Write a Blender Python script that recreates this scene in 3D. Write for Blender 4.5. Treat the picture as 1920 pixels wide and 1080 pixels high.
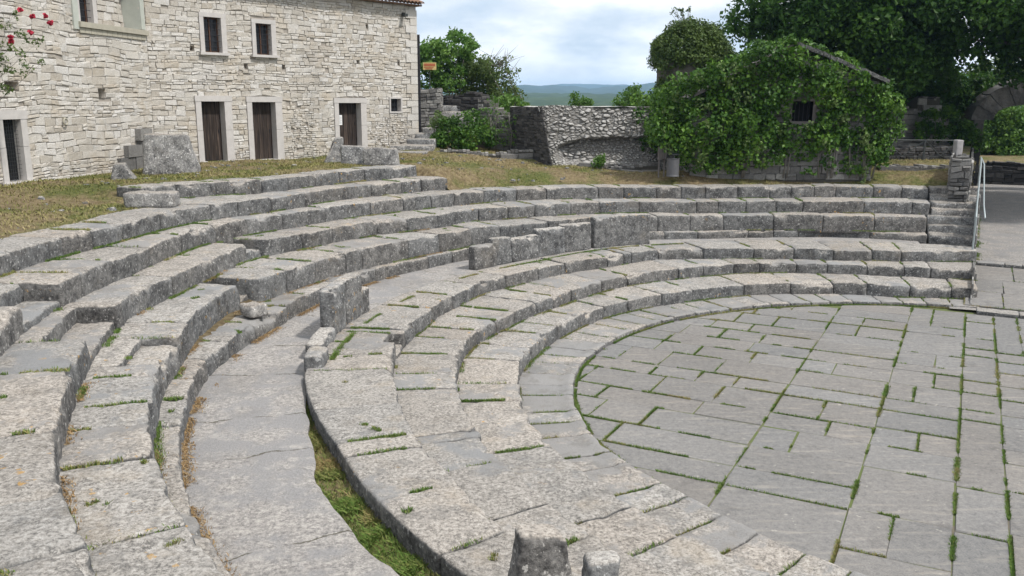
import bpy, math, random
import numpy as np
from mathutils import Matrix, Vector

for _o in list(bpy.data.objects):
    bpy.data.objects.remove(_o, do_unlink=True)
SC = bpy.context.scene
COL = SC.collection

# ------------------------------------------------------------------ camera
FPX, PIT, ROLL, CAMH = 1642.0, math.radians(12.13), math.radians(0.30), 5.5
cam_d = bpy.data.cameras.new('camera')
cam = bpy.data.objects.new('camera', cam_d)
COL.objects.link(cam)
cam_d.sensor_fit = 'HORIZONTAL'
cam_d.sensor_width = 36.0
cam_d.lens = FPX / 1920.0 * 36.0
cam_d.clip_start = 0.1
cam_d.clip_end = 20000
_c, _s = math.cos(PIT), math.sin(PIT)
_f = Vector((0, _c, -_s)); _u0 = Vector((0, _s, _c)); _r0 = Vector((1, 0, 0))
_cr, _sr = math.cos(ROLL), math.sin(ROLL)
_r = _r0 * _cr + _u0 * _sr
_u = _u0 * _cr - _r0 * _sr
cam.matrix_world = Matrix(((_r.x, _u.x, -_f.x, 0), (_r.y, _u.y, -_f.y, 0), (_r.z, _u.z, -_f.z, CAMH), (0, 0, 0, 1)))
SC.camera = cam

# ------------------------------------------------------------------ sky, sun, exposure
SUN_AZ, SUN_EL = math.radians(118), math.radians(55)      # azimuth clockwise from +Y
W = bpy.data.worlds.new('World')
SC.world = W
W.use_nodes = True
wt = W.node_tree
wt.nodes.clear()
def wn(t, **kw):
    n = wt.nodes.new(t)
    for k, v in kw.items():
        setattr(n, k, v)
    return n
sky = wn('ShaderNodeTexSky', sky_type='NISHITA', sun_disc=False)
sky.sun_elevation = SUN_EL
sky.sun_rotation = SUN_AZ
sky.air_density = 1.0; sky.dust_density = 2.0; sky.ozone_density = 1.2
tc = wn('ShaderNodeTexCoord')
mp = wn('ShaderNodeMapping'); mp.inputs['Scale'].default_value = (1, 1, 2.6)
mp.inputs['Location'].default_value = (0.45, 0.2, 0.31)
wt.links.new(tc.outputs['Generated'], mp.inputs['Vector'])
n1 = wn('ShaderNodeTexNoise'); n1.inputs['Scale'].default_value = 3.4; n1.inputs['Detail'].default_value = 9; n1.inputs['Roughness'].default_value = 0.52
wt.links.new(mp.outputs['Vector'], n1.inputs['Vector'])
r1 = wn('ShaderNodeValToRGB')
r1.color_ramp.elements[0].position = 0.37; r1.color_ramp.elements[0].color = (0.0, 0.0, 0.0, 1)
r1.color_ramp.elements[1].position = 0.49; r1.color_ramp.elements[1].color = (1, 1, 1, 1)
wt.links.new(n1.outputs['Fac'], r1.inputs['Fac'])
n2 = wn('ShaderNodeTexNoise'); n2.inputs['Scale'].default_value = 7.0; n2.inputs['Detail'].default_value = 8; n2.inputs['Roughness'].default_value = 0.55
wt.links.new(mp.outputs['Vector'], n2.inputs['Vector'])
r2 = wn('ShaderNodeValToRGB')
r2.color_ramp.elements[0].position = 0.40; r2.color_ramp.elements[0].color = (9.2, 9.5, 9.8, 1)
r2.color_ramp.elements[1].position = 0.60; r2.color_ramp.elements[1].color = (12.5, 12.5, 12.5, 1)
wt.links.new(n2.outputs['Fac'], r2.inputs['Fac'])
# thin high veil everywhere, bright cumulus where the noise is high
veil = wn('ShaderNodeMix', data_type='RGBA'); veil.inputs['Factor'].default_value = 0.8
veil.inputs['B'].default_value = (6.3, 7.5, 9.0, 1)
wt.links.new(sky.outputs['Color'], veil.inputs['A'])
mx = wn('ShaderNodeMix', data_type='RGBA')
wt.links.new(r1.outputs['Color'], mx.inputs['Factor'])
wt.links.new(veil.outputs['Result'], mx.inputs['A'])
wt.links.new(r2.outputs['Color'], mx.inputs['B'])
bg = wn('ShaderNodeBackground'); bg.inputs['Strength'].default_value = 0.09
wt.links.new(mx.outputs['Result'], bg.inputs['Color'])
wo = wn('ShaderNodeOutputWorld')
wt.links.new(bg.outputs['Background'], wo.inputs['Surface'])

sun_d = bpy.data.lights.new('sun', 'SUN')
sun_d.energy = 3.2
sun_d.angle = math.radians(4.0)
sun_d.color = (1.0, 0.955, 0.89)
sun = bpy.data.objects.new('sun', sun_d)
COL.objects.link(sun)
sdir = Vector((math.sin(SUN_AZ) * math.cos(SUN_EL), math.cos(SUN_AZ) * math.cos(SUN_EL), math.sin(SUN_EL)))
sun.rotation_euler = sdir.to_track_quat('Z', 'Y').to_euler()
sun.location = (30, 20, 40)

SC.view_settings.view_transform = 'Standard'
SC.view_settings.look = 'None'
SC.view_settings.gamma = 1.0
SC.view_settings.exposure = 0.36
SC.cycles.use_denoising = True
SC.cycles.max_bounces = 6
SC.cycles.diffuse_bounces = 3
SC.cycles.volume_bounces = 2
SC.cycles.transparent_max_bounces = 6

# ------------------------------------------------------------------ helpers
def prep(o, label=None, cat=None, group=None, kind=None):
    if label: o['label'] = label
    if cat: o['category'] = cat
    if group: o['group'] = group
    if kind: o['kind'] = kind
    return o

def thing(name, label, cat, loc=(0, 0, 0), group=None):
    o = bpy.data.objects.new(name, None)
    o.empty_display_size = 0.2
    COL.objects.link(o)
    o.location = loc
    return prep(o, label, cat, group)

def link_mesh(name, me, parent=None):
    o = bpy.data.objects.new(name, me)
    COL.objects.link(o)
    if parent is not None:
        o.parent = parent
        o.matrix_parent_inverse = Matrix.Translation(-Vector(parent.location))
    return o

def mesh_np(name, V, F, mats, parent=None, midx=None, tint=None, smooth=False):
    """V (n,3), F (m,4) or list of (k,) index rows; F may hold -1 in column 3 for triangles"""
    V = np.asarray(V, dtype=np.float32)
    me = bpy.data.meshes.new(name)
    if isinstance(F, np.ndarray) and F.ndim == 2:
        F = F.astype(np.int32)
        nf, k = F.shape
        loops = F.ravel(); starts = np.arange(nf, dtype=np.int32) * k; tot = np.full(nf, k, dtype=np.int32)
    else:
        tot = np.array([len(f) for f in F], dtype=np.int32); nf = len(tot)
        starts = np.concatenate([[0], np.cumsum(tot)[:-1]]).astype(np.int32)
        loops = np.concatenate([np.asarray(f, dtype=np.int32) for f in F])
    me.vertices.add(len(V)); me.vertices.foreach_set('co', V.ravel())
    me.loops.add(len(loops)); me.loops.foreach_set('vertex_index', loops)
    me.polygons.add(nf); me.polygons.foreach_set('loop_start', starts); me.polygons.foreach_set('loop_total', tot)
    if not isinstance(mats, (list, tuple)): mats = [mats]
    for m in mats: me.materials.append(m)
    if midx is not None: me.polygons.foreach_set('material_index', np.asarray(midx, dtype=np.int32))
    me.polygons.foreach_set('use_smooth', np.full(nf, bool(smooth)))
    if tint is not None:
        at = me.attributes.new('tint', 'FLOAT', 'POINT')
        at.data.foreach_set('value', np.asarray(tint, dtype=np.float32))
    me.update(calc_edges=True)
    me.validate()
    return link_mesh(name, me, parent)

class MB:
    """collects pieces into one mesh"""
    def __init__(s): s.V = []; s.F = []; s.n = 0; s.T = []; s.M = []
    def add(s, V, F, tint=0.5, m=0):
        V = np.asarray(V, dtype=np.float64)
        s.V.append(V)
        for f in F: s.F.append([int(i) + s.n for i in f])
        s.T.append(np.full(len(V), tint) if np.isscalar(tint) else np.asarray(tint))
        s.M += [m] * len(F)
        s.n += len(V)
        return s
    def box(s, x0, x1, y0, y1, z0, z1, tint=0.5, m=0, fn=None):
        V = np.array([(x0,y0,z0),(x1,y0,z0),(x1,y1,z0),(x0,y1,z0),(x0,y0,z1),(x1,y0,z1),(x1,y1,z1),(x0,y1,z1)], float)
        if fn: V = fn(V)
        return s.add(V, [(0,3,2,1),(4,5,6,7),(0,1,5,4),(1,2,6,5),(2,3,7,6),(3,0,4,7)], tint, m)
    def tube(s, pts, radii, n=8, tint=0.5, m=0):
        P = [Vector(p) for p in pts]
        V = []; F = []
        for i, p in enumerate(P):
            d = (P[min(i+1, len(P)-1)] - P[max(i-1, 0)]).normalized()
            a = d.cross(Vector((0.31, 0.17, 0.93)))
            if a.length < 1e-3: a = d.cross(Vector((1, 0, 0)))
            a.normalize(); b = d.cross(a)
            r = radii[i] if hasattr(radii, '__len__') else radii
            for k in range(n):
                t = 2 * math.pi * k / n
                V.append(p + a * (r * math.cos(t)) + b * (r * math.sin(t)))
        for i in range(len(P) - 1):
            for k in range(n):
                F.append((i*n+k, i*n+(k+1) % n, (i+1)*n+(k+1) % n, (i+1)*n+k))
        F.append(tuple(range(n))[::-1]); F.append(tuple((len(P)-1)*n+k for k in range(n)))
        return s.add(np.array([tuple(v) for v in V]), F, tint, m)
    def build(s, name, mats, parent=None, smooth=False):
        return mesh_np(name, np.concatenate(s.V), s.F, mats, parent, s.M, np.concatenate(s.T), smooth)

def _hash(ix, iy, iz, seed):
    h = (ix * 374761393 + iy * 668265263 + iz * 2147483647 + seed * 1274126177) & 0xFFFFFFFF
    h = ((h ^ (h >> 13)) * 1274126177) & 0xFFFFFFFF
    h = (h ^ (h >> 16)) & 0xFFFFFFFF
    return h
def vnoise(P, seed=0):
    P = np.asarray(P, dtype=np.float64)
    I = np.floor(P).astype(np.int64); f = P - I; f = f * f * (3 - 2 * f)
    o = 0
    for dx in (0, 1):
        for dy in (0, 1):
            for dz in (0, 1):
                h = _hash(I[:, 0] + dx, I[:, 1] + dy, I[:, 2] + dz, seed) / 4294967295.0
                w = (f[:, 0] if dx else 1 - f[:, 0]) * (f[:, 1] if dy else 1 - f[:, 1]) * (f[:, 2] if dz else 1 - f[:, 2])
                o = o + h * w
    return o * 2 - 1
def fbm(P, seed=0, octs=3):
    a = 1.0; s = 0; t = 0
    P = np.asarray(P, dtype=np.float64)
    for i in range(octs):
        s = s + a * vnoise(P * (2.03 ** i) + 17.3 * i, seed + i); t += a; a *= 0.5
    return s / t
def cellular(P, seed=0):
    """F1, F2 distance and the id value of the nearest cell"""
    P = np.asarray(P, dtype=np.float64)
    I = np.floor(P).astype(np.int64)
    d1 = np.full(len(P), 9.0); d2 = np.full(len(P), 9.0); idv = np.zeros(len(P))
    for dx in (-1, 0, 1):
        for dy in (-1, 0, 1):
            for dz in (-1, 0, 1):
                J = I + np.array([dx, dy, dz])
                q = J + np.stack([_hash(J[:, 0], J[:, 1], J[:, 2], seed + k) / 4294967295.0 for k in (1, 2, 3)], 1)
                d = np.linalg.norm(q - P, axis=1)
                h = _hash(J[:, 0], J[:, 1], J[:, 2], seed + 9) / 4294967295.0
                new = d < d1
                d2 = np.where(new, d1, np.minimum(d2, d)); idv = np.where(new, h, idv); d1 = np.minimum(d1, d)
    return d1, d2, idv

def ray(px, py):
    u = px - 960.0; v = py - 540.0
    u, v = u * _cr + v * _sr, -u * _sr + v * _cr
    a = u / FPX; b = -v / FPX
    return np.array([a, _c + b * _s, -_s + b * _c])
def atz(px, py, z):
    d = ray(px, py); t = (z - CAMH) / d[2]
    return np.array([d[0] * t, d[1] * t, z])
def aty(px, py, Y):
    d = ray(px, py); t = Y / d[1]
    return np.array([d[0] * t, Y, CAMH + d[2] * t])
def on_wall(px, py, O, dr):
    d = ray(px, py); n = np.array([-dr[1], dr[0]])
    t = (n @ np.asarray(O[:2])) / (n @ d[:2])
    p = np.array([d[0] * t, d[1] * t]) - np.asarray(O[:2])
    return float(p @ np.asarray(dr)), float(CAMH + d[2] * t)

CX, CY = 9.35, 15.53
def pol(p):
    return math.degrees(math.atan2(p[1] - CY, p[0] - CX)) % 360, math.hypot(p[0] - CX, p[1] - CY)

def grid_faces(nu, nv):
    i = np.arange(nu - 1)[:, None]; j = np.arange(nv - 1)[None]
    a = (i * nv + j).ravel()
    return np.stack([a, a + nv, a + nv + 1, a + 1], 1)

def axis(L, step, e):
    n = max(1, int(round((L - 2 * e) / step)))
    return np.concatenate([[0], np.linspace(e, L - e, n + 1), [L]])
def box_grid(xs, ys, zs):
    """surface of a box with grid lines xs, ys, zs: coords and outward quads"""
    nx, ny, nz = len(xs), len(ys), len(zs)
    I, Jj, K = np.meshgrid(np.arange(nx), np.arange(ny), np.arange(nz), indexing='ij')
    surf = (I == 0) | (I == nx-1) | (Jj == 0) | (Jj == ny-1) | (K == 0) | (K == nz-1)
    idx = -np.ones((nx, ny, nz), dtype=np.int64)
    idx[surf] = np.arange(surf.sum())
    V = np.stack([np.asarray(xs)[I[surf]], np.asarray(ys)[Jj[surf]], np.asarray(zs)[K[surf]]], 1)
    Q = []
    def face(g, flip):
        a, b, c, d = g[:-1, :-1], g[1:, :-1], g[1:, 1:], g[:-1, 1:]
        q = np.stack([a.ravel(), b.ravel(), c.ravel(), d.ravel()], 1)
        Q.append(q[:, ::-1] if flip else q)
    face(idx[:, :, 0], True); face(idx[:, :, -1], False)
    face(idx[:, 0, :], False); face(idx[:, -1, :], True)
    face(idx[0, :, :], True); face(idx[-1, :, :], False)
    return V, np.concatenate(Q)
def round_box(V, dims, r):
    dims = np.asarray(dims); r = min(r, dims.min() * 0.49)
    q = np.clip(V, r, dims - r)
    n = V - q
    l = np.linalg.norm(n, axis=1, keepdims=True)
    return np.where(l > 1e-9, q + n / np.maximum(l, 1e-9) * r, V)

# ------------------------------------------------------------------ materials
class NT:
    def __init__(s, name):
        s.m = bpy.data.materials.new(name); s.m.use_nodes = True
        s.t = s.m.node_tree
        s.b = s.t.nodes['Principled BSDF']
        s.b.inputs['Specular IOR Level'].default_value = 0.25
        s.out = s.t.nodes['Material Output']
    def n(s, t, ins=None, **kw):
        nd = s.t.nodes.new(t)
        for k, v in kw.items(): setattr(nd, k, v)
        for k, v in (ins or {}).items(): s.set(nd.inputs[k], v)
        return nd
    def set(s, sock, v):
        if hasattr(v, 'is_linked') and hasattr(v, 'links'): s.t.links.new(v, sock)
        else: sock.default_value = v
    def pos(s): return s.n('ShaderNodeNewGeometry').outputs['Position']
    def noise(s, vec, scale, detail=4, rough=0.55):
        return s.n('ShaderNodeTexNoise', {'Vector': vec, 'Scale': scale, 'Detail': detail, 'Roughness': rough}).outputs['Fac']
    def voro(s, vec, scale, feature='F1', out='Distance'):
        return s.n('ShaderNodeTexVoronoi', {'Vector': vec, 'Scale': scale}, feature=feature).outputs[out]
    def ramp(s, fac, stops):
        nd = s.n('ShaderNodeValToRGB', {'Fac': fac})
        e = nd.color_ramp.elements
        while len(e) > 1: e.remove(e[-1])
        e[0].position = stops[0][0]; e[0].color = rgba(stops[0][1])
        for p, c in stops[1:]:
            k = e.new(p); k.color = rgba(c)
        return nd.outputs['Color']
    def mix(s, f, a, b, mode='MIX'):
        nd = s.n('ShaderNodeMix', data_type='RGBA', blend_type=mode)
        s.set(nd.inputs['Factor'], f); s.set(nd.inputs['A'], rgba(a)); s.set(nd.inputs['B'], rgba(b))
        return nd.outputs['Result']
    def math(s, op, a, b=0.0, c=None, clamp=False):
        nd = s.n('ShaderNodeMath', operation=op, use_clamp=clamp)
        s.set(nd.inputs[0], a); s.set(nd.inputs[1], b)
        if c is not None: s.set(nd.inputs[2], c)
        return nd.outputs[0]
    def step(s, v, lo, hi):
        return s.n('ShaderNodeMapRange', {'Value': v, 'From Min': lo, 'From Max': hi}, interpolation_type='SMOOTHSTEP').outputs['Result']
    def bump(s, h, strength=0.5, dist=0.02):
        nd = s.n('ShaderNodeBump', {'Height': h, 'Strength': strength, 'Distance': dist})
        s.t.links.new(nd.outputs['Normal'], s.b.inputs['Normal'])
    def tint(s): return s.n('ShaderNodeAttribute', attribute_name='tint').outputs['Fac']
    def objrand(s): return s.n('ShaderNodeObjectInfo').outputs['Random']
    def col(s, c, rough=0.9):
        s.set(s.b.inputs['Base Color'], rgba(c)); s.b.inputs['Roughness'].default_value = rough
        return s.m
def rgba(c):
    if isinstance(c, (tuple, list)) and len(c) == 3: return (c[0], c[1], c[2], 1)
    if isinstance(c, (int, float)): return (c, c, c, 1)
    return c

def stone_mat(name, top=1.0, side=1.0, warm=1.0, smooth_grey=0.5, orange=0.65, vary=0.18):
    t = NT(name); P = t.pos()
    n_big = t.noise(P, 0.9, 5, 0.6)
    n_mid = t.noise(P, 5.0, 6, 0.65)
    n_sp = t.noise(P, 21.0, 5, 0.72)
    n_fine = t.noise(P, 70.0, 3, 0.7)
    sp = t.math('ADD', t.math('MULTIPLY', n_sp, 0.7), t.math('MULTIPLY', n_fine, 0.3))
    w = warm
    rough_c = t.ramp(sp, [(0.36, (0.10, 0.097, 0.094)), (0.43, (0.215*w, 0.20, 0.182/w)), (0.50, (0.34*w, 0.315, 0.287/w)), (0.60, (0.475*w, 0.447, 0.412/w)), (0.68, (0.61, 0.585, 0.56))])
    smooth_c = t.ramp(n_fine, [(0.3, (0.20, 0.198, 0.197)), (0.65, (0.30, 0.295, 0.29))])
    rnd_ = t.objrand()
    rnd2 = t.math('FRACT', t.math('MULTIPLY', rnd_, 17.31)); rnd3 = t.math('FRACT', t.math('MULTIPLY', rnd_, 41.7))
    worn = t.step(t.math('ADD', t.math('ADD', n_big, t.math('MULTIPLY', n_mid, 0.45)), t.math('MULTIPLY_ADD', rnd2, 0.20, -0.13)), smooth_grey + 0.22, smooth_grey + 0.36)
    wr = t.n('ShaderNodeTexNoise', {'Vector': P, 'Scale': 7.5, 'Detail': 5, 'Roughness': 0.62, 'Distortion': 1.4}).outputs['Fac']
    line = t.step(t.math('ABSOLUTE', t.math('SUBTRACT', wr, 0.5)), 0.030, 0.006)
    pat = t.step(t.noise(P, 3.3, 4, 0.65), 0.46, 0.58)
    rough_c = t.mix(t.math('MULTIPLY', t.math('MULTIPLY', line, pat), 0.75), rough_c, (0.085, 0.08, 0.075))
    och = t.step(t.noise(t.n('ShaderNodeMapping', {'Vector': P, 'Location': (2, 6, 4)}).outputs['Vector'], 1.1, 5, 0.65), 0.54, 0.70)
    rough_c = t.mix(t.math('MULTIPLY', och, 0.35), rough_c, t.mix(n_sp, (0.24, 0.19, 0.13), (0.52, 0.44, 0.34)))
    topc = t.mix(worn, rough_c, smooth_c)
    blot = t.step(t.noise(t.n('ShaderNodeMapping', {'Vector': P, 'Location': (3, 9, 1)}).outputs['Vector'], 2.6, 6, 0.7), 0.50, 0.66)
    topc = t.mix(t.math('MULTIPLY', blot, 0.55), topc, t.mix(n_sp, (0.09, 0.088, 0.085), (0.26, 0.25, 0.235)))
    topc = t.mix(1.0, topc, (top, top, top), 'MULTIPLY')
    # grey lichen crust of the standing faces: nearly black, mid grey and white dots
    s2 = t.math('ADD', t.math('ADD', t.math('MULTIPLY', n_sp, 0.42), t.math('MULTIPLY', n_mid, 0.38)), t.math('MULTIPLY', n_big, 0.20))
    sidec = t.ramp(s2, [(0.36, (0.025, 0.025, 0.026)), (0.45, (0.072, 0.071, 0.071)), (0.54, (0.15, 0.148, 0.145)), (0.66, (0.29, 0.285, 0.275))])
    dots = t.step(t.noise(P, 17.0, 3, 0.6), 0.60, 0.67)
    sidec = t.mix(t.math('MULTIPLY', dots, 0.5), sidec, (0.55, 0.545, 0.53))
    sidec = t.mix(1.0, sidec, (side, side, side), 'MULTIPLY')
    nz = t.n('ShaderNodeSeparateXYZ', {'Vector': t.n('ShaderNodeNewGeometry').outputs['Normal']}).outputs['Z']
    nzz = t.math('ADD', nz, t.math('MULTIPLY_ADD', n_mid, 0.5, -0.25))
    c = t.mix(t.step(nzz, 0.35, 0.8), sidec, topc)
    olf = t.step(t.noise(t.n('ShaderNodeMapping', {'Vector': P, 'Location': (7, 3, 5)}).outputs['Vector'], 6.5, 4, 0.6), orange, orange + 0.05)
    far = t.step(t.noise(P, 0.35, 2, 0.5), 0.48, 0.6)
    c = t.mix(t.math('MULTIPLY', t.math('MULTIPLY', olf, far), 0.75), c, (0.42, 0.25, 0.07))
    v = t.math('MULTIPLY_ADD', rnd_, vary, 1.0 - vary * 0.5)
    hv = t.math('MULTIPLY_ADD', rnd3, 0.05, -0.025)
    c = t.mix(1.0, c, t.n('ShaderNodeCombineXYZ', {'X': t.math('ADD', v, hv), 'Y': v, 'Z': t.math('SUBTRACT', v, hv)}).outputs['Vector'], 'MULTIPLY')
    # brown dirt and green film running along broad weather patches
    dirt = t.step(t.noise(t.n('ShaderNodeMapping', {'Vector': P, 'Location': (11, 4, 2)}).outputs['Vector'], 1.3, 7, 0.7), 0.54, 0.72)
    c = t.mix(t.math('MULTIPLY', dirt, 0.40), c, (0.15, 0.13, 0.105))
    t.set(t.b.inputs['Base Color'], c)
    t.b.inputs['Roughness'].default_value = 0.95
    t.bump(t.math('ADD', t.math('MULTIPLY', n_sp, 1.0), t.math('MULTIPLY', n_fine, 0.4)), 0.8, 0.025)
    return t.m

M = {}
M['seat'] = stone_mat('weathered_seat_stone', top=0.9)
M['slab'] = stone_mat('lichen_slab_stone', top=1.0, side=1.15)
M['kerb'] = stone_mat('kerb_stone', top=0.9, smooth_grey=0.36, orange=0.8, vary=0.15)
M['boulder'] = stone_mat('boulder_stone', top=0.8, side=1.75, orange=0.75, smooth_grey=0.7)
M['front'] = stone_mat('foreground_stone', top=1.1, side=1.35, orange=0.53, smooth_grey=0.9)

def paving_mat():
    t = NT('orchestra_paving'); P = t.pos()
    f = t.noise(P, 45, 5, 0.72); m = t.noise(P, 2.2, 7, 0.68); g = t.noise(P, 0.4, 4, 0.6); h = t.noise(P, 11, 5, 0.7)
    st = t.noise(t.n('ShaderNodeMapping', {'Vector': P, 'Rotation': (0, 0, 0.46), 'Scale': (0.7, 4.5, 1)}).outputs['Vector'], 1.6, 6, 0.65)
    c = t.ramp(t.math('ADD', t.math('MULTIPLY', f, .55), t.math('MULTIPLY', h, .45)), [(0.34, (0.105, 0.104, 0.106)), (0.46, (0.170, 0.168, 0.168)), (0.56, (0.218, 0.214, 0.210)), (0.68, (0.285, 0.278, 0.266))])
    c = t.mix(t.math('MULTIPLY', t.step(st, 0.52, 0.70), 0.55), c, (0.315, 0.295, 0.265))
    c = t.mix(t.math('MULTIPLY', t.step(m, 0.45, 0.30), 0.5), c, (0.105, 0.103, 0.104))
    c = t.mix(t.math('MULTIPLY', t.step(t.noise(P, 6.5, 3, 0.6), 0.66, 0.72), 0.6), c, (0.40, 0.385, 0.355))
    k = t.math('ADD', t.math('MULTIPLY_ADD', t.tint(), 0.13, 0.935), t.math('MULTIPLY_ADD', g, 0.5, -0.25))
    hu = t.math('MULTIPLY_ADD', t.math('FRACT', t.math('MULTIPLY', t.tint(), 13.7)), 0.05, -0.025)
    c = t.mix(1.0, c, t.n('ShaderNodeCombineXYZ', {'X': t.math('ADD', k, hu), 'Y': k, 'Z': t.math('SUBTRACT', k, hu)}).outputs['Vector'], 'MULTIPLY')
    c = t.mix(1.0, c, (0.93, 0.91, 0.885), 'MULTIPLY')
    t.set(t.b.inputs['Base Color'], c); t.b.inputs['Roughness'].default_value = 0.85
    t.bump(t.math('ADD', f, h), 0.5, 0.012)
    return t.m
M['paving'] = paving_mat()

def moss_bed():
    t = NT('joint_moss'); P = t.pos()
    a = t.noise(P, 2.2, 4, 0.6); b = t.noise(P, 30, 3, 0.7)
    c = t.mix(t.step(a, 0.36, 0.5), (0.12, 0.11, 0.09), (0.075, 0.115, 0.03))
    c = t.mix(t.math('MULTIPLY', b, 0.5), c, (0.16, 0.13, 0.08))
    t.set(t.b.inputs['Base Color'], c); t.b.inputs['Roughness'].default_value = 1
    t.bump(b, 0.8, 0.02)
    return t.m
M['moss'] = moss_bed()

def walkway_mat(name, joints=True, k=1.0):
    t = NT(name); P = t.pos()
    f = t.noise(P, 42, 5, 0.72); m = t.noise(P, 1.5, 7, 0.66); f2 = t.noise(P, 17, 5, 0.72); g = t.noise(P, 0.45, 4, 0.6)
    rough_c = t.ramp(t.math('ADD', t.math('MULTIPLY', f2, .65), t.math('MULTIPLY', f, .35)), [(0.36, (0.12, 0.115, 0.112)), (0.44, (0.215, 0.203, 0.195)), (0.52, (0.31, 0.292, 0.275)), (0.62, (0.44, 0.415, 0.385))])
    smooth_c = t.ramp(f, [(0.3, (0.19, 0.185, 0.186)), (0.66, (0.285, 0.278, 0.275))])
    c = t.mix(t.step(m, 0.44, 0.60), rough_c, smooth_c)
    pale = t.step(t.noise(t.n('ShaderNodeMapping', {'Vector': P, 'Location': (5, 1, 0)}).outputs['Vector'], 2.8, 6, 0.7), 0.55, 0.70)
    c = t.mix(t.math('MULTIPLY', pale, 0.5), c, (0.42, 0.395, 0.365))
    c = t.mix(t.math('MULTIPLY', t.step(g, 0.5, 0.68), 0.4), c, (0.16, 0.15, 0.14))
    xy = t.n('ShaderNodeSeparateXYZ', {'Vector': P})
    if joints:
        ang = t.math('ARCTAN2', t.math('SUBTRACT', xy.outputs['Y'], 15.53), t.math('SUBTRACT', xy.outputs['X'], 9.35))
        wv = t.math('ADD', t.math('MULTIPLY', ang, 7.0), t.math('MULTIPLY', m, 0.22))
        jn = t.n('ShaderNodeTexVoronoi', {'W': wv, 'Scale': 1.0}, voronoi_dimensions='1D', feature='DISTANCE_TO_EDGE').outputs['Distance']
        c = t.mix(t.math('MULTIPLY', t.step(jn, 0.012, 0.004), t.step(t.noise(P, 1.7, 2, 0.5), 0.46, 0.56)), c, (0.10, 0.092, 0.075))
    c = t.mix(1.0, c, (k, k, k), 'MULTIPLY')
    t.set(t.b.inputs['Base Color'], c); t.b.inputs['Roughness'].default_value = 0.95
    t.bump(t.math('ADD', f, t.math('MULTIPLY', f2, 1.5)), 0.8, 0.025)
    return t.m
M['walk'] = walkway_mat('walkway_surface', True, 1.07)
M['path'] = walkway_mat('path_surface', False, 0.9)

def ground_mat(name, dry=0.5, dark=1.0):
    t = NT(name); P = t.pos()
    a = t.noise(P, 0.55, 5, 0.6); b = t.noise(P, 7, 5, 0.7); c3 = t.noise(P, 40, 3, 0.7)
    grass = t.ramp(b, [(0.3, (0.045, 0.06, 0.014)), (0.5, (0.10, 0.115, 0.03)), (0.7, (0.17, 0.165, 0.06))])
    straw = t.ramp(b, [(0.3, (0.10, 0.07, 0.04)), (0.5, (0.19, 0.145, 0.08)), (0.7, (0.30, 0.24, 0.14))])
    c = t.mix(t.step(t.math('ADD', a, t.math('MULTIPLY', c3, 0.25)), dry + 0.02, dry + 0.2), grass, straw)
    c = t.mix(t.step(c3, 0.60, 0.75), c, (0.30, 0.27, 0.2))
    c = t.mix(1.0, c, (dark, dark, dark), 'MULTIPLY')
    t.set(t.b.inputs['Base Color'], c); t.b.inputs['Roughness'].default_value = 1
    t.bump(t.math('ADD', b, c3), 0.9, 0.06)
    return t.m
M['ground'] = ground_mat('dry_grass_ground')
M['earth'] = ground_mat('bank_earth', 0.3, 0.8)

def blade_mat(name, stops):
    t = NT(name); P = t.pos()
    a = t.noise(P, 0.55, 5, 0.6)
    k = t.math('ADD', t.math('MULTIPLY', t.tint(), 0.75), t.math('MULTIPLY_ADD', a, 0.9, -0.3), clamp=True)
    t.set(t.b.inputs['Base Color'], t.ramp(k, stops)); t.b.inputs['Roughness'].default_value = 0.8
    return t.m
M['blade'] = blade_mat('meadow_blades', [(0.1, (0.07, 0.10, 0.02)), (0.4, (0.13, 0.14, 0.035)), (0.65, (0.23, 0.20, 0.085)), (1.0, (0.33, 0.27, 0.15))])
M['tuft'] = blade_mat('joint_tuft_blades', [(0.1, (0.055, 0.115, 0.02)), (0.45, (0.11, 0.185, 0.036)), (0.72, (0.20, 0.20, 0.07)), (1.0, (0.34, 0.25, 0.12))])
M['drytuft'] = blade_mat('dry_litter', [(0.1, (0.16, 0.10, 0.045)), (0.6, (0.30, 0.20, 0.10)), (1.0, (0.36, 0.28, 0.15))])

def leaf_mat(name, dark, mid, light, transl=0.35, scale=0.6, rough=0.5):
    t = NT(name); P = t.pos()
    a = t.noise(P, scale, 3, 0.6)
    k = t.math('ADD', t.math('MULTIPLY', t.tint(), 0.6), t.math('MULTIPLY_ADD', a, 0.9, -0.2), clamp=True)
    c = t.ramp(k, [(0.15, dark), (0.55, mid), (0.95, light)])
    t.set(t.b.inputs['Base Color'], c); t.b.inputs['Roughness'].default_value = rough
    t.b.inputs['Specular IOR Level'].default_value = 0.3
    tr = t.n('ShaderNodeBsdfTranslucent', {'Color': c})
    mxs = t.n('ShaderNodeMixShader', {'Fac': transl})
    t.t.links.new(t.b.outputs['BSDF'], mxs.inputs[1]); t.t.links.new(tr.outputs['BSDF'], mxs.inputs[2])
    t.t.links.new(mxs.outputs['Shader'], t.out.inputs['Surface'])
    return t.m
M['ivy'] = leaf_mat('ivy_leaves', (0.014, 0.045, 0.005), (0.05, 0.125, 0.014), (0.15, 0.27, 0.035), 0.25, 0.8, 0.5)
M['ivy_dark'] = leaf_mat('dark_ivy_leaves', (0.012, 0.03, 0.008), (0.028, 0.06, 0.015), (0.05, 0.09, 0.022), 0.2)
M['ivy_dull'] = leaf_mat('dull_ivy_leaves', (0.025, 0.05, 0.010), (0.058, 0.10, 0.018), (0.10, 0.15, 0.03), 0.2, 1.2)
M['oak'] = leaf_mat('dark_tree_leaves', (0.017, 0.048, 0.008), (0.043, 0.108, 0.016), (0.095, 0.19, 0.03), 0.45, 0.35)
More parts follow.
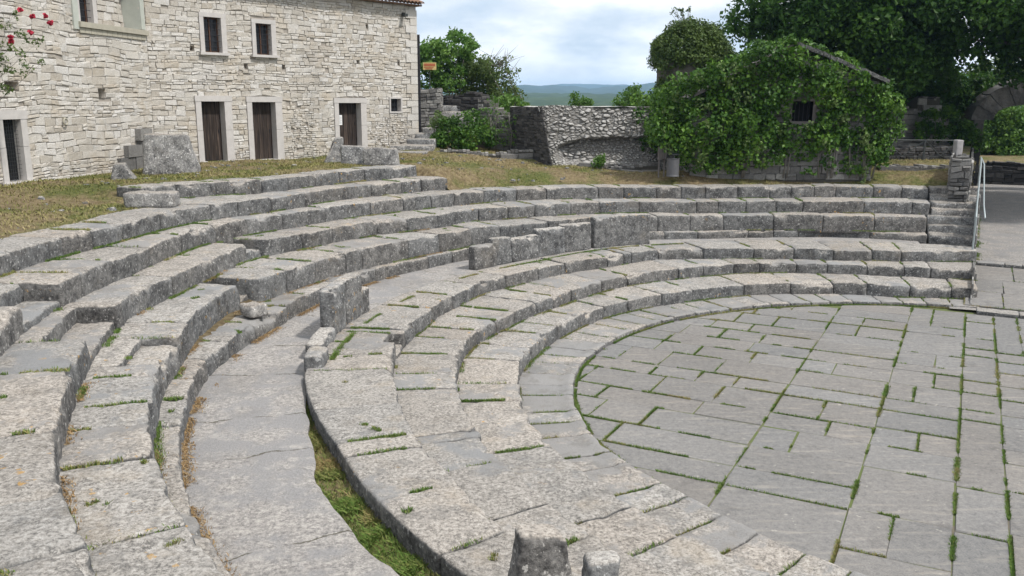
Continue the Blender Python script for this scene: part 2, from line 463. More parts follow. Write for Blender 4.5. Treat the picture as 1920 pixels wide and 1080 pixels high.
M['tree'] = leaf_mat('green_tree_leaves', (0.04, 0.10, 0.014), (0.085, 0.18, 0.028), (0.16, 0.27, 0.05), 0.35, 0.5)
M['olive'] = leaf_mat('olive_shrub_leaves', (0.05, 0.085, 0.02), (0.09, 0.14, 0.036), (0.15, 0.20, 0.06), 0.35, 0.7)
M['pale'] = leaf_mat('pale_tree_leaves', (0.06, 0.10, 0.03), (0.11, 0.17, 0.05), (0.18, 0.24, 0.09), 0.4, 0.4)
M['rose'] = leaf_mat('rose_leaves', (0.04, 0.075, 0.015), (0.08, 0.125, 0.03), (0.15, 0.19, 0.06), 0.3, 1.5)
def plain(name, c, rough=0.8, metal=0.0, nscale=12, amp=0.3, bump=0.2):
    t = NT(name); P = t.pos()
    n = t.noise(P, nscale, 4, 0.65)
    k = t.math('MULTIPLY_ADD', n, amp * 2, 1 - amp)
    cc = t.mix(1.0, c, t.n('ShaderNodeCombineXYZ', {'X': k, 'Y': k, 'Z': k}).outputs['Vector'], 'MULTIPLY')
    t.set(t.b.inputs['Base Color'], cc); t.b.inputs['Roughness'].default_value = rough
    t.b.inputs['Metallic'].default_value = metal
    t.bump(n, bump, 0.01)
    return t.m
M['petal'] = plain('red_petals', (0.42, 0.03, 0.06), 0.6)
M['bark'] = plain('bark', (0.10, 0.085, 0.07), 0.95, 0, 20, 0.5, 0.8)
M['twig'] = plain('grey_twigs', (0.15, 0.14, 0.125), 0.9)
M['metal'] = plain('grey_painted_metal', (0.32, 0.36, 0.37), 0.45, 0.3, 20, 0.15)
M['metal_dark'] = plain('dull_iron', (0.055, 0.06, 0.06), 0.6, 0.4, 20, 0.2)
M['iron'] = plain('window_iron', (0.03, 0.03, 0.035), 0.6, 0.2)
M['dark'] = plain('unlit_interior', (0.012, 0.012, 0.014), 0.9)
M['glass'] = plain('old_window_glass', (0.02, 0.022, 0.026), 0.15)
M['sash'] = plain('brown_sash', (0.10, 0.05, 0.03), 0.6)
M['paper'] = plain('paper', (0.75, 0.76, 0.76), 0.8, 0, 60, 0.05)
M['ink'] = plain('notice_ink', (0.25, 0.26, 0.28), 0.8)
M['yellow'] = plain('sign_yellow', (0.58, 0.47, 0.20), 0.6)
M['red'] = plain('sign_red', (0.45, 0.14, 0.07), 0.6)
M['tile'] = plain('roof_tile', (0.20, 0.125, 0.085), 0.9, 0, 9, 0.45, 0.5)
M['plaster'] = plain('pale_dressed_stone', (0.46, 0.44, 0.425), 0.9, 0, 5, 0.22, 0.5)
M['render'] = plain('greenish_render', (0.40, 0.42, 0.38), 0.9, 0, 4, 0.2, 0.3)
M['ledge'] = plain('stone_ledge', (0.36, 0.34, 0.28), 0.9, 0, 6, 0.25, 0.4)
M['bin'] = plain('galvanised_bin', (0.11, 0.11, 0.117), 0.6, 0.2, 6, 0.3)
M['board'] = plain('grey_board', (0.16, 0.145, 0.14), 0.9)
M['concrete'] = plain('concrete', (0.30, 0.29, 0.29), 0.9, 0, 10, 0.3, 0.5)
M['far'] = plain('far_leaf', (0.05, 0.09, 0.02), 0.9)
def door_mat():
    t = NT('old_door_planks'); P = t.pos()
    v = t.n('ShaderNodeMapping', {'Vector': P, 'Scale': (14, 14, 0.8)}).outputs['Vector']
    a = t.noise(v, 1.6, 6, 0.65)
    c = t.ramp(a, [(0.32, (0.014, 0.011, 0.010)), (0.5, (0.036, 0.027, 0.023)), (0.64, (0.07, 0.052, 0.042)), (0.74, (0.16, 0.12, 0.09))])
    k = t.math('MULTIPLY_ADD', t.tint(), 0.6, 0.7)
    c = t.mix(1.0, c, t.n('ShaderNodeCombineXYZ', {'X': k, 'Y': k, 'Z': k}).outputs['Vector'], 'MULTIPLY')
    t.set(t.b.inputs['Base Color'], c); t.b.inputs['Roughness'].default_value = 0.85
    t.bump(a, 0.5, 0.01)
    return t.m
M['door'] = door_mat()
def rubble_mat(name, stops, joint, grime=0.5, ochre=0.0):
    """per-stone colour from the tint attribute, negative tint = mortar"""
    t = NT(name); P = t.pos()
    a = t.noise(P, 0.5, 5, 0.6); b = t.noise(P, 9, 5, 0.7); f = t.noise(P, 34, 4, 0.7)
    k = t.math('ADD', t.math('MULTIPLY', t.tint(), 0.72), t.math('MULTIPLY_ADD', b, 0.6, -0.16))
    c = t.ramp(k, stops)
    c = t.mix(t.math('MULTIPLY', t.step(f, 0.60, 0.40), 0.35), c, tuple(0.5 * x for x in stops[0][1]))
    c = t.mix(t.math('MULTIPLY', t.step(a, 0.52, 0.72), grime), c, (0.24, 0.23, 0.22))
    if ochre:
        oc = t.step(t.noise(t.n('ShaderNodeMapping', {'Vector': P, 'Location': (4, 2, 8)}).outputs['Vector'], 0.9, 5, 0.65), 0.50, 0.66)
        c = t.mix(t.math('MULTIPLY', oc, ochre), c, t.mix(b, (0.30, 0.235, 0.15), (0.56, 0.47, 0.35)))
    c = t.mix(t.step(t.tint(), -0.05, -0.15), c, t.mix(b, tuple(0.7 * x for x in joint), tuple(1.3 * x for x in joint)))
    t.set(t.b.inputs['Base Color'], c); t.b.inputs['Roughness'].default_value = 0.95
    t.bump(t.math('ADD', b, t.math('MULTIPLY', f, 0.6)), 0.7, 0.03)
    return t.m
M['house'] = rubble_mat('pale_rubble_masonry', [(0.0, (0.35, 0.30, 0.24)), (0.2, (0.455, 0.42, 0.37)), (0.55, (0.545, 0.52, 0.48)), (0.95, (0.64, 0.625, 0.605))], (0.33, 0.30, 0.265), 0.3, 0.3)
M['ruin'] = rubble_mat('grey_rubble_masonry', [(0.05, (0.075, 0.073, 0.072)), (0.35, (0.17, 0.165, 0.16)), (0.7, (0.28, 0.272, 0.26)), (0.95, (0.42, 0.41, 0.39))], (0.09, 0.085, 0.075), 0.3)
M['ruin_pale'] = rubble_mat('pale_core_rubble', [(0.05, (0.13, 0.125, 0.12)), (0.3, (0.27, 0.262, 0.25)), (0.65, (0.42, 0.41, 0.395)), (0.95, (0.56, 0.55, 0.53))], (0.21, 0.20, 0.18), 0.15)
M['ruin_dark'] = rubble_mat('dark_and_shaded_masonry', [(0.05, (0.028, 0.028, 0.03)), (0.4, (0.06, 0.058, 0.058)), (0.8, (0.105, 0.10, 0.098)), (0.95, (0.16, 0.155, 0.15))], (0.035, 0.034, 0.03), 0.1)  # dark stone tone, with the shade of unlit faces put into the colour
def hill_mat(name, c0, c1, c2):
    t = NT(name); P = t.pos()
    a = t.noise(P, 0.016, 7, 0.7); b = t.noise(P, 0.06, 5, 0.75)
    c = t.mix(t.step(a, 0.4, 0.62), c0, c1)
    c = t.mix(t.step(b, 0.55, 0.7), c, c2)
    t.set(t.b.inputs['Base Color'], c); t.b.inputs['Roughness'].default_value = 1
    return t.m
M['hill_near'] = hill_mat('wooded_slope', (0.018, 0.04, 0.016), (0.035, 0.065, 0.024), (0.075, 0.095, 0.042))
M['hill_far'] = hill_mat('distant_ridge', (0.02, 0.035, 0.014), (0.026, 0.045, 0.017), (0.045, 0.06, 0.028))

# ------------------------------------------------------------------ theatre tables (world metres, measured about the orchestra centre)
RT = {  # inner radius of every seat row, one value each 3 degrees from 48 to 288
 'K': [7.73,7.73,7.73,7.74,7.81,7.96,8.1,8.13,8.12,8.12,8.11,8.1,8.09,8.08,8.06,8.04,8.02,8,7.98,7.97,7.98,7.99,7.99,8,8.01,8.02,8.03,8.03,8.04,8.05,8.05,8.06,8.07,8.07,8.07,8.07,8.08,8.1,8.14,8.16,8.15,8.16,8.16,8.17,8.18,8.18,8.18,8.19,8.19,8.19,8.18,8.16,8.13,8.08,8.04,8.02,8.04,8.06,8.08,8.1,8.12,8.13,8.13,8.13,8.13,8.13,8.13,8.13,8.13,8.13,8.13,8.13,8.13,8.13,8.13,8.13,8.13,8.13,8.13,8.13,8.13],
 'A': [9.27,9.27,9.27,9.27,9.27,9.27,9.26,9.18,9.08,8.97,8.89,8.92,8.99,9.07,9.14,9.17,9.19,9.21,9.21,9.21,9.2,9.2,9.2,9.21,9.21,9.22,9.22,9.24,9.25,9.26,9.28,9.27,9.25,9.23,9.22,9.21,9.2,9.19,9.2,9.23,9.25,9.26,9.25,9.23,9.22,9.22,9.22,9.22,9.22,9.22,9.24,9.25,9.24,9.23,9.25,9.27,9.28,9.28,9.28,9.28,9.28,9.28,9.28,9.28,9.28,9.28,9.28,9.28,9.28,9.28,9.28,9.28,9.28,9.28,9.28,9.28,9.28,9.28,9.28,9.28,9.28],
 'B': [10.46,10.46,10.46,10.46,10.46,10.46,10.45,10.4,10.34,10.32,10.31,10.31,10.35,10.43,10.53,10.61,10.65,10.65,10.66,10.66,10.63,10.59,10.56,10.52,10.49,10.45,10.42,10.38,10.34,10.27,10.19,10.13,10.11,10.1,10.12,10.14,10.16,10.19,10.27,10.34,10.38,10.39,10.39,10.38,10.37,10.36,10.35,10.35,10.35,10.35,10.37,10.41,10.44,10.48,10.51,10.54,10.57,10.59,10.59,10.59,10.59,10.59,10.59,10.59,10.59,10.59,10.59,10.59,10.59,10.59,10.59,10.59,10.59,10.59,10.59,10.59,10.59,10.59,10.59,10.59,10.59],
 'C': [11.92,11.92,11.92,11.92,11.92,11.92,11.87,11.68,11.45,11.24,11.1,11.07,11.06,11.06,11.12,11.2,11.27,11.33,11.41,11.53,11.68,11.84,11.95,11.9,11.8,11.7,11.64,11.63,11.62,11.61,11.61,11.6,11.6,11.64,11.68,11.65,11.6,11.56,11.53,11.51,11.5,11.51,11.51,11.52,11.5,11.47,11.44,11.42,11.42,11.43,11.45,11.48,11.5,11.52,11.56,11.63,11.69,11.71,11.71,11.71,11.71,11.71,11.71,11.71,11.71,11.71,11.71,11.71,11.71,11.71,11.71,11.71,11.71,11.71,11.71,11.71,11.71,11.71,11.71,11.71,11.71],
 'U1': [14.16,14.16,14.16,14.16,14.16,14.16,14.16,14.16,14.19,14.28,14.39,14.5,14.56,14.4,14.29,14.28,14.26,14.2,14.16,14.26,14.41,14.46,14.45,14.44,14.43,14.41,14.4,14.39,14.38,14.43,14.39,14.32,14.31,14.34,14.36,14.38,14.36,14.33,14.3,14.28,14.26,14.25,14.28,14.34,14.39,14.45,14.48,14.48,14.48,14.48,14.48,14.48,14.48,14.48,14.48,14.48,14.48,14.48,14.48,14.48,14.48,14.48,14.48,14.48,14.48,14.48,14.48,14.48,14.48,14.48,14.48,14.48,14.48,14.48,14.48,14.48,14.48,14.48,14.48,14.48,14.48],
 'U2': [14.8,14.8,14.8,14.8,14.8,14.8,14.8,14.8,14.74,14.59,14.44,14.39,14.38,14.37,14.36,14.35,14.34,14.35,14.4,14.45,14.53,14.68,14.84,14.94,14.81,14.6,14.49,14.47,14.58,14.69,14.51,14.48,14.51,14.5,14.54,14.6,14.67,14.7,14.72,14.75,14.79,14.93,15.07,15.04,14.99,14.92,14.84,14.79,14.8,14.8,14.79,14.78,14.78,14.79,14.79,14.8,14.81,14.81,14.81,14.81,14.81,14.81,14.81,14.81,14.81,14.81,14.81,14.81,14.81,14.81,14.81,14.81,14.81,14.81,14.81,14.81,14.81,14.81,14.81,14.81,14.81],
 'U3': [15.51,15.51,15.51,15.51,15.51,15.51,15.51,15.5,15.44,15.31,15.17,15.07,15,14.94,14.92,14.91,14.89,14.89,14.94,15.12,15.34,15.55,15.72,15.78,15.81,15.79,15.69,15.74,15.79,15.59,15.39,15.41,15.6,15.73,15.78,15.8,15.85,15.99,16.16,16.15,16.01,15.89,15.84,15.83,15.88,15.93,15.89,15.81,15.74,15.69,15.66,15.65,15.66,15.69,15.71,15.72,15.73,15.73,15.73,15.73,15.73,15.73,15.73,15.73,15.73,15.73,15.73,15.73,15.73,15.73,15.73,15.73,15.73,15.73,15.73,15.73,15.73,15.73,15.73,15.73,15.73],
 'U4': [16.68,16.68,16.68,16.68,16.68,16.68,16.68,16.67,16.62,16.53,16.43,16.32,16.17,16.01,15.85,15.77,15.73,15.73,15.89,16.13,16.37,16.61,16.77,16.88,16.95,16.95,16.92,16.84,16.72,16.61,16.59,16.6,16.62,16.65,16.69,16.73,16.8,16.93,17.06,17.04,16.91,16.77,16.65,16.64,16.67,16.7,16.72,16.7,16.67,16.65,16.65,16.65,16.65,16.65,16.65,16.65,16.65,16.65,16.65,16.65,16.65,16.65,16.65,16.65,16.65,16.65,16.65,16.65,16.65,16.65,16.65,16.65,16.65,16.65,16.65,16.65,16.65,16.65,16.65,16.65,16.65],
 'U5': [17.8,17.8,17.8,17.8,17.8,17.8,17.8,17.8,17.8,17.8,17.8,17.8,17.8,17.8,17.8,17.8,17.8,17.8,17.8,17.8,17.8,17.8,17.8,17.8,17.8,17.8,17.8,17.79,17.73,17.62,17.55,17.55,17.55,17.47,17.37,17.26,17.27,17.49,17.65,17.67,17.64,17.57,17.57,17.67,17.77,17.83,17.86,17.86,17.86,17.86,17.86,17.86,17.86,17.86,17.86,17.86,17.86,17.86,17.86,17.86,17.86,17.86,17.86,17.86,17.86,17.86,17.86,17.86,17.86,17.86,17.86,17.86,17.86,17.86,17.86,17.86,17.86,17.86,17.86,17.86,17.86],
 'U6': [18.65,18.65,18.65,18.65,18.65,18.65,18.65,18.65,18.65,18.65,18.65,18.65,18.65,18.65,18.65,18.65,18.65,18.65,18.65,18.65,18.65,18.65,18.65,18.65,18.65,18.65,18.65,18.65,18.64,18.61,18.57,18.46,18.31,18.19,18.16,18.27,18.72,19.18,19.49,19.55,19.56,19.56,19.56,19.56,19.56,19.56,19.56,19.56,19.56,19.56,19.56,19.56,19.56,19.56,19.56,19.56,19.56,19.56,19.56,19.56,19.56,19.56,19.56,19.56,19.56,19.56,19.56,19.56,19.56,19.56,19.56,19.56,19.56,19.56,19.56,19.56,19.56,19.56,19.56,19.56,19.56],
}
JT = {  # joints between blocks, degrees
 'K': [],
 'A': [66.5,70.5,77.5,84.8,90.5,98.2,118.2,125,132.8,139,147,172,180.8,186.3,199.5,213.2],
 'B': [66,73,77,82.8,89,93.8,115.2,125.8,131.8,140.2,145.2,170.5,176.5,182.9,187.4,198.1,199.8,204.9,212.6,217.3],
 'C': [65.8,76.8,81.2,87.2,93.2,107.2,114,119.2,120.8,124.2,132.5,144.8,157.8,173.8,182.2,186.7,195.2,201.7,204,210.2,216.7],
 'U1': [71.5,78.5,84.5,88,91.5,95,102.5,107,118.8,133.8,144.5,153.2,160.5,170.5,181.5,185.9,197.8,203.8,210.7],
 'U2': [71.5,78,84.8,91.5,98.5,103.2,107.8,112.2,124.2,131.8,141.8,147,154,156.5,166,170.2,172.5,180.8,195.6,207.2,214.2],
 'U3': [70.5,73,79,87,101.5,108.8,113.8,117.8,123,127.2,131.2,138.5,142.8,146.5,152.8,156.8,163.5,169.5,177,184.8,194,198.8,206.7,212.9,216.9],
 'U4': [70.5,73.8,77.2,81.8,90.5,99.2,112.2,118.8,122.8,127.5,132,135.5,137.8,139.5,144,150,155.5,159.5,163.2,168.5,174,179.2,183.2,186.2,192],
 'U5': [130.5,134,136.8,140.8,144,150.2,155,158.5,161.2,167.2,172,175.2,178.2,182.8],
 'U6': [132,135.2,139,142.5,146,149.5,152.5,154.8,156.2,159,161.8],
}

TOPZ = {'K': 0.073, 'A': 0.404, 'B': 0.72, 'C': 1.051, 'U1': 1.254, 'U2': 1.786, 'U3': 2.191, 'U4': 2.60, 'U5': 2.975, 'U6': 3.35}
WALKZ = 0.92
TG = np.arange(48, 289, 3.0)
def ringr(n, th): return np.interp(th, TG, RT[n])
def drop(th):
    t = np.clip((140 - np.asarray(th, float)) / 28, 0, 1); t = t * t * (3 - 2 * t)
    return 0.085 * t
def cback(th):
    return np.interp(th, [48, 108, 116, 122, 134, 144, 170, 187, 201, 213, 290], [12.95, 12.95, 13.05, 12.98, 12.62, 12.66, 12.75, 12.9, 12.56, 12.56, 12.6])
QV = np.array([0.46, 0.888]); PV = np.array([0.888, -0.46])
def qp(q, p): return QV * q + PV * p          # paving axes to world xy
EP = 0.40                                      # p of the line where the cavea ends at the passage
def theta_edge(r, ep=EP):
    """angle at which the circle of radius r meets the end line of the cavea"""
    c = PV @ np.array([CX, CY])
    a = math.acos(max(-1, min(1, (ep - c) / r)))
    return (math.degrees(math.atan2(PV[1], PV[0]) + a)) % 360

def terr_z(x, y):
    """grass terrace height"""
    x = np.asarray(x, float); y = np.asarray(y, float)
    C = np.array([(14.3, 31.5, 2.60), (11, 32, 2.72), (7, 31.6, 2.68), (3, 31.5, 2.66), (0.3, 30.4, 2.66), (-1.4, 29.6, 2.85), (-2.6, 30.0, 3.2), (-3.6, 30.6, 3.34), (-5.2, 29.2, 3.34), (-7, 26.5, 3.33), (-8.6, 24, 3.32),
                  (6.5, 33, 2.85), (13.5, 33, 2.93), (10, 36, 3.0), (1.7, 35.5, 2.93), (5.5, 35, 2.74), (0, 37, 3.1), (-2, 38, 3.35), (-4.3, 38, 3.52), (-10.8, 31.6, 3.25), (-8.2, 34.6, 3.2), (-7, 33.5, 3.22), (-6, 36, 3.4),
                  (-12.0, 30, 3.22), (-12.4, 26, 3.2), (-13.2, 22.7, 3.28), (-14, 18, 3.3), (-9.7, 20.5, 3.0), (-8.2, 17.2, 2.93), (-8.7, 13, 2.95), (-8, 8, 2.95), (-4, 1.8, 2.95), (0, -2, 2.95), (6, -3, 2.95), (-10, 0, 3.3), (0, -10, 3.3), (-12, 10, 3.25), (9, -4, 2.95),
                  (17, 36, 3.15), (21, 44, 3.2), (5, 42, 3.2), (-3, 45, 4.6), (-8, 48, 4.6), (2, 50, 3.4), (20, 60, 2.6), (-20, 60, 4)])
    d2 = (x[..., None] - C[:, 0]) ** 2 + (y[..., None] - C[:, 1]) ** 2 + 0.05
    w = d2 ** -1.6
    return (w * C[:, 2]).sum(-1) / w.sum(-1)
def top_ring(th):
    """radius just inside the back of the highest seat row at this angle"""
    th = np.asarray(th, float)
    r4 = ringr('U4', th) + 0.72; r5 = ringr('U5', th) + 0.80; r6 = ringr('U6', th) + 0.62
    r = np.where((th > 131) & (th < 290), r5, r4)
    return np.where((th > 132.5) & (th < 161.5), r6, r)

def lawn_z(x, y, r=None, th=None):
    if r is None:
        r = np.hypot(x - CX, y - CY); th = np.degrees(np.arctan2(y - CY, x - CX)) % 360
    edge = np.where((th > 132.5) & (th < 161.5), TOPZ['U6'], np.where(th > 131, TOPZ['U5'], TOPZ['U4'] - drop(th))) - 0.035
    f = np.clip((r - top_ring(th)) / 1.3, 0, 1); f = f * f * (3 - 2 * f)
    z = terr_z(x, y) + 0.05 * fbm(np.stack([x, y, 0 * x], 1) * 0.8, 3)
    return edge * (1 - f) + z * f
# ------------------------------------------------------------------ ground, bank, orchestra paving, walkway, path
def polar_sheet(name, rfun0, rmax, nr, zfun, mat, t0=None, t1=288, nt=230, power=1.6):
    V = []; s = np.linspace(0, 1, nr) ** power
    for j in range(nt):
        tt = j / (nt - 1)
        row = []
        for k in range(nr):
            th = 70 + (t1 - 70) * tt
            r = 15.0
            for _ in range(3):
                r0 = float(rfun0(th)); r = r0 + (rmax - r0) * s[k]
                th0 = theta_edge(r, EP - .45) if t0 is None else t0
                th = th0 + (t1 - th0) * tt
            row.append((r, th))
        V += row
    V = np.array(V)
    x = CX + V[:, 0] * np.cos(np.radians(V[:, 1])); y = CY + V[:, 0] * np.sin(np.radians(V[:, 1]))
    z = zfun(x, y, V[:, 0], V[:, 1])
    return mesh_np(name, np.stack([x, y, z], 1), grid_faces(nt, nr)[:, ::-1], mat, smooth=True)
def tz(x, y, r, th):
    P = np.stack([x, y, np.zeros_like(x)], 1)
    z = lawn_z(x, y, r, th) + 0.02 * fbm(P * 4, 5)
    f = np.clip((r - 50) / 12, 0, 1)
    return z * (1 - f) + (-3.2) * f
prep(polar_sheet('ground', top_ring, 62, 120, tz, M['ground'], nt=420, power=1.5), kind='structure')

def bank_profile(th):
    rr = [ringr(n, th) + o for n, o in (('A', .35), ('B', .35), ('C', .35), ('U2', .45), ('U3', .45), ('U4', .45), ('U5', .45))]
    zz = [TOPZ[n] - 0.3 for n in ('A', 'B', 'C', 'U2', 'U3', 'U4', 'U5')]
    return rr, zz
Vb = []; RB = np.concatenate([[8.6], np.linspace(9.3, 18.9, 34)])
for th in np.linspace(75.0, 287, 150):
    rr, zz = bank_profile(th)
    z = np.interp(RB, [9.2] + rr, [0.0] + zz) - 0.12
    hi = 2.2 if th < 131 else 2.55
    z = np.minimum(z, hi); z = np.where((RB > cback(th) - 0.25) & (RB < ringr('U1', th) + 0.3), 0.55, z); z[0] = -0.35
    e = theta_edge(10.0) if th < 67 else th
    for r, zq in zip(RB, z): Vb.append((CX + r * math.cos(math.radians(th)), CY + r * math.sin(math.radians(th)), zq))
prep(mesh_np('seating_bank', Vb, grid_faces(150, len(RB))[:, ::-1], M['earth']), kind='structure')

# paving slabs: rows across the axis, laid with staggered joints
rnd = random.Random(7)
def add_slab(mb, q0, q1, p0, p1, z=0.0):
    g = 0.011
    c = [qp(q0+g+rnd.uniform(-.016,.016), p0+g+rnd.uniform(-.016,.016)), qp(q0+g+rnd.uniform(-.016,.016), p1-g+rnd.uniform(-.016,.016)), qp(q1-g+rnd.uniform(-.016,.016), p1-g+rnd.uniform(-.016,.016)), qp(q1-g+rnd.uniform(-.016,.016), p0+g+rnd.uniform(-.016,.016))]
    b = 0.013
    m = sum(c) / 4
    zt = z + rnd.uniform(-0.006, 0.006); tq = [rnd.uniform(-.006, .006) for _ in range(4)]
    inn = [a + (m - a) / np.linalg.norm(m - a) * b * 1.4 for a in c]
    V = [(a[0], a[1], z - 0.03) for a in c] + [(a[0], a[1], zt - 0.012) for a in c] + [(a[0], a[1], zt + e_) for a, e_ in zip(inn, tq)]
    F = [(8, 11, 10, 9)] + [(4+i, 8+i, 8+(i+1) % 4, 4+(i+1) % 4) for i in range(4)] + [(i, 4+i, 4+(i+1) % 4, (i+1) % 4) for i in range(4)]
    V = np.array(V)
    mb.add(V, [tuple(reversed(f)) if False else f for f in F], rnd.random())
pav = MB()
JOINTS = []                                    # (x0,y0,x1,y1,z,density) of grassy joints
QR = [3.2, 4.3, 5.5, 6.4, 7.6, 8.6, 9.9, 10.9, 12.05, 12.8, 13.75, 14.75, 15.5, 16.6, 17.3, 18.4, 19.25, 20.1, 21.0, 21.8, 22.9, 23.8, 24.7]
PC = [-2.75, -1.0, 0.30, 0.95, 2.3, 3.6, 5.2, 6.8]
c0q = QV @ np.array([CX, CY]); c0p = PV @ np.array([CX, CY])
def inside(q, p): return math.hypot(q - c0q, p - c0p) < 9.7 or (p > c0p - 0.3 and q < 25.75)
def joint(q0, p0, q1, p1, z=0.0, d=1.0):
    a, b = qp(q0, p0), qp(q1, p1)
    JOINTS.append((a[0], a[1], b[0], b[1], z, d))
for i in range(len(QR) - 1):                  # left field: continuous cross joints
    q0, q1 = QR[i], QR[i+1]
    p = -9.0 + rnd.uniform(0, 1.5)
    edges = [p]
    while edges[-1] < -2.75 - 0.75:
        w = rnd.choice([0.75, 0.95, 1.2, 1.5, 1.9]); nx = edges[-1] + w
        if nx > -2.75 - 0.6: nx = -2.75
        edges.append(nx)
    if edges[-1] != -2.75: edges[-1] = -2.75
    for a, b in zip(edges[:-1], edges[1:]):
        if inside((q0+q1)/2, (a+b)/2):
            add_slab(pav, q0, q1, a, b)
            joint(q0, a, q0, b, 0, rnd.choice([0.9, 1.2, 1.6, 1.9]))
            joint(q0, b, q1, b, 0, rnd.choice([0.3, 0.9, 1.4, 1.7]))
for ci in range(len(PC) - 1):                 # right field: columns, most cross joints run on from the left field
    a, b = PC[ci], PC[ci+1]
    qs = [q for q in QR if rnd.random() < (.95 if ci == 0 else .8)]
    qs = sorted(set([2.5] + [q + (0 if ci == 0 else rnd.choice([0, 0, rnd.uniform(-.3, .3)])) for q in qs] + [25.75]))
    for q, q2 in zip(qs[:-1], qs[1:]):
        if q2 - q < .3: q2 = q + .3
        if inside((q+q2)/2, (a+b)/2):
            if ci in (0, 1, 3, 4) and rnd.random() < (.55 if q2 - q > .8 else .3):
                mid = a + (b - a) * rnd.uniform(0.35, 0.65)
                add_slab(pav, q, q2, a, mid); add_slab(pav, q, q2, mid, b); joint(q, mid, q2, mid, 0, 0.9)
            else:
                add_slab(pav, q, q2, a, b)
            joint(q, a, q, b, 0, rnd.choice([0.5, 0.9, 1.3, 1.6]))
            joint(q, b, q2, b, 0, rnd.choice([1.2, 1.7, 2.2]) if ci < 3 else 0.7)
prep(pav.build('orchestra_floor', M['paving']), kind='structure')
bed = MB()
bed.box(-2, 20, 4, 26.6, -0.5, -0.012)
prep(bed.build('floor_bed', M['moss']), kind='structure')

def walk_z(x, y):
    return WALKZ + 0.018 * fbm(np.stack([x, y, x*0], 1) * 1.3, 11) + 0.006 * fbm(np.stack([x, y, x*0], 1) * 9, 12)
Vw = []
TW = np.linspace(72.5, 287, 300)
WN = fbm(np.stack([TW * 0.45, 0 * TW, 0 * TW], 1), 141, 4)
for th in TW:
    g = np.clip((th - 188) / 18, 0, 1) * (1 if th < 240 else 0.2)
    r0 = cback(th) * (1 - g) + (12.99 + 0.12 * WN[int(round((th - 72.5) / 214.5 * 299))]) * g - 0.02
    r1 = ringr('U1', th) + 0.2
    for k, s in enumerate([-1, 0, .03, .12, .22, .34, .46, .58, .7, .82, .92, 1.0]):
        r = r0 + (r1 - r0) * max(s, 0)
        Vw.append((CX + r * math.cos(math.radians(th)), CY + r * math.sin(math.radians(th)), 0.5 if s < 0 else (-1.0 if s > 0 else -2.0)))
Vw = np.array(Vw); mk = Vw[:, 2] < 0
zz = walk_z(Vw[:, 0], Vw[:, 1]); zz = np.where(Vw[:, 2] == -2.0, zz - 0.03, zz)
Vw[:, 2] = np.where(mk, zz, Vw[:, 2])
prep(mesh_np('walkway', Vw, grid_faces(len(TW), 12)[:, ::-1], M['walk']), kind='structure')
Vg = []
for th in np.linspace(184, 287, 90):
    for r in np.linspace(12.3, 13.2, 6):
        Vg.append((CX + r * math.cos(math.radians(th)), CY + r * math.sin(math.radians(th)), 0.79))
Vg = np.array(Vg); Vg[:, 2] += 0.05 * fbm(Vg * 2.2, 31)
prep(mesh_np('grassy_gutter', Vg, grid_faces(90, 6)[:, ::-1], M['ground'], smooth=True), kind='structure')

def path_z(q):
    return np.interp(q, [25, 33.2, 33.25, 45, 62, 80], [0.055, 0.075, 0.20, 0.32, 0.6, 0.7])
Vp = []; QS = np.concatenate([np.linspace(25.9, 33.2, 22), [33.22], np.linspace(33.6, 64, 60)]); PS = np.linspace(EP - 0.5, 24, 40)
for q in QS:
    for p in PS:
        w = qp(q, p); Vp.append((w[0], w[1], float(path_z(q))))
Vp = np.array(Vp); Vp[:, 2] += 0.03 * fbm(Vp * np.array([0.7, 0.7, 0]), 21)
pth = prep(mesh_np('path', Vp, grid_faces(len(QS), len(PS)), M['path'], smooth=True), kind='structure')
pm = MB()
q = 26.25
while q < 33.0:                                # paving between kerb and step
    p = EP - 0.15; h = rnd.choice([1.6, 2.1, 2.6]); q2 = min(q + h, 33.15)
    while p < 9:
        w = rnd.uniform(0.7, 1.5); add_slab(pm, q, q2, p, p + w, 0.125); joint(q, p, q2, p, 0.125, 0.3); p += w
    joint(q, EP, q, 6, 0.125, 0.3); q = q2
prep(pm.build('passage_paving', M['paving']), kind='structure')

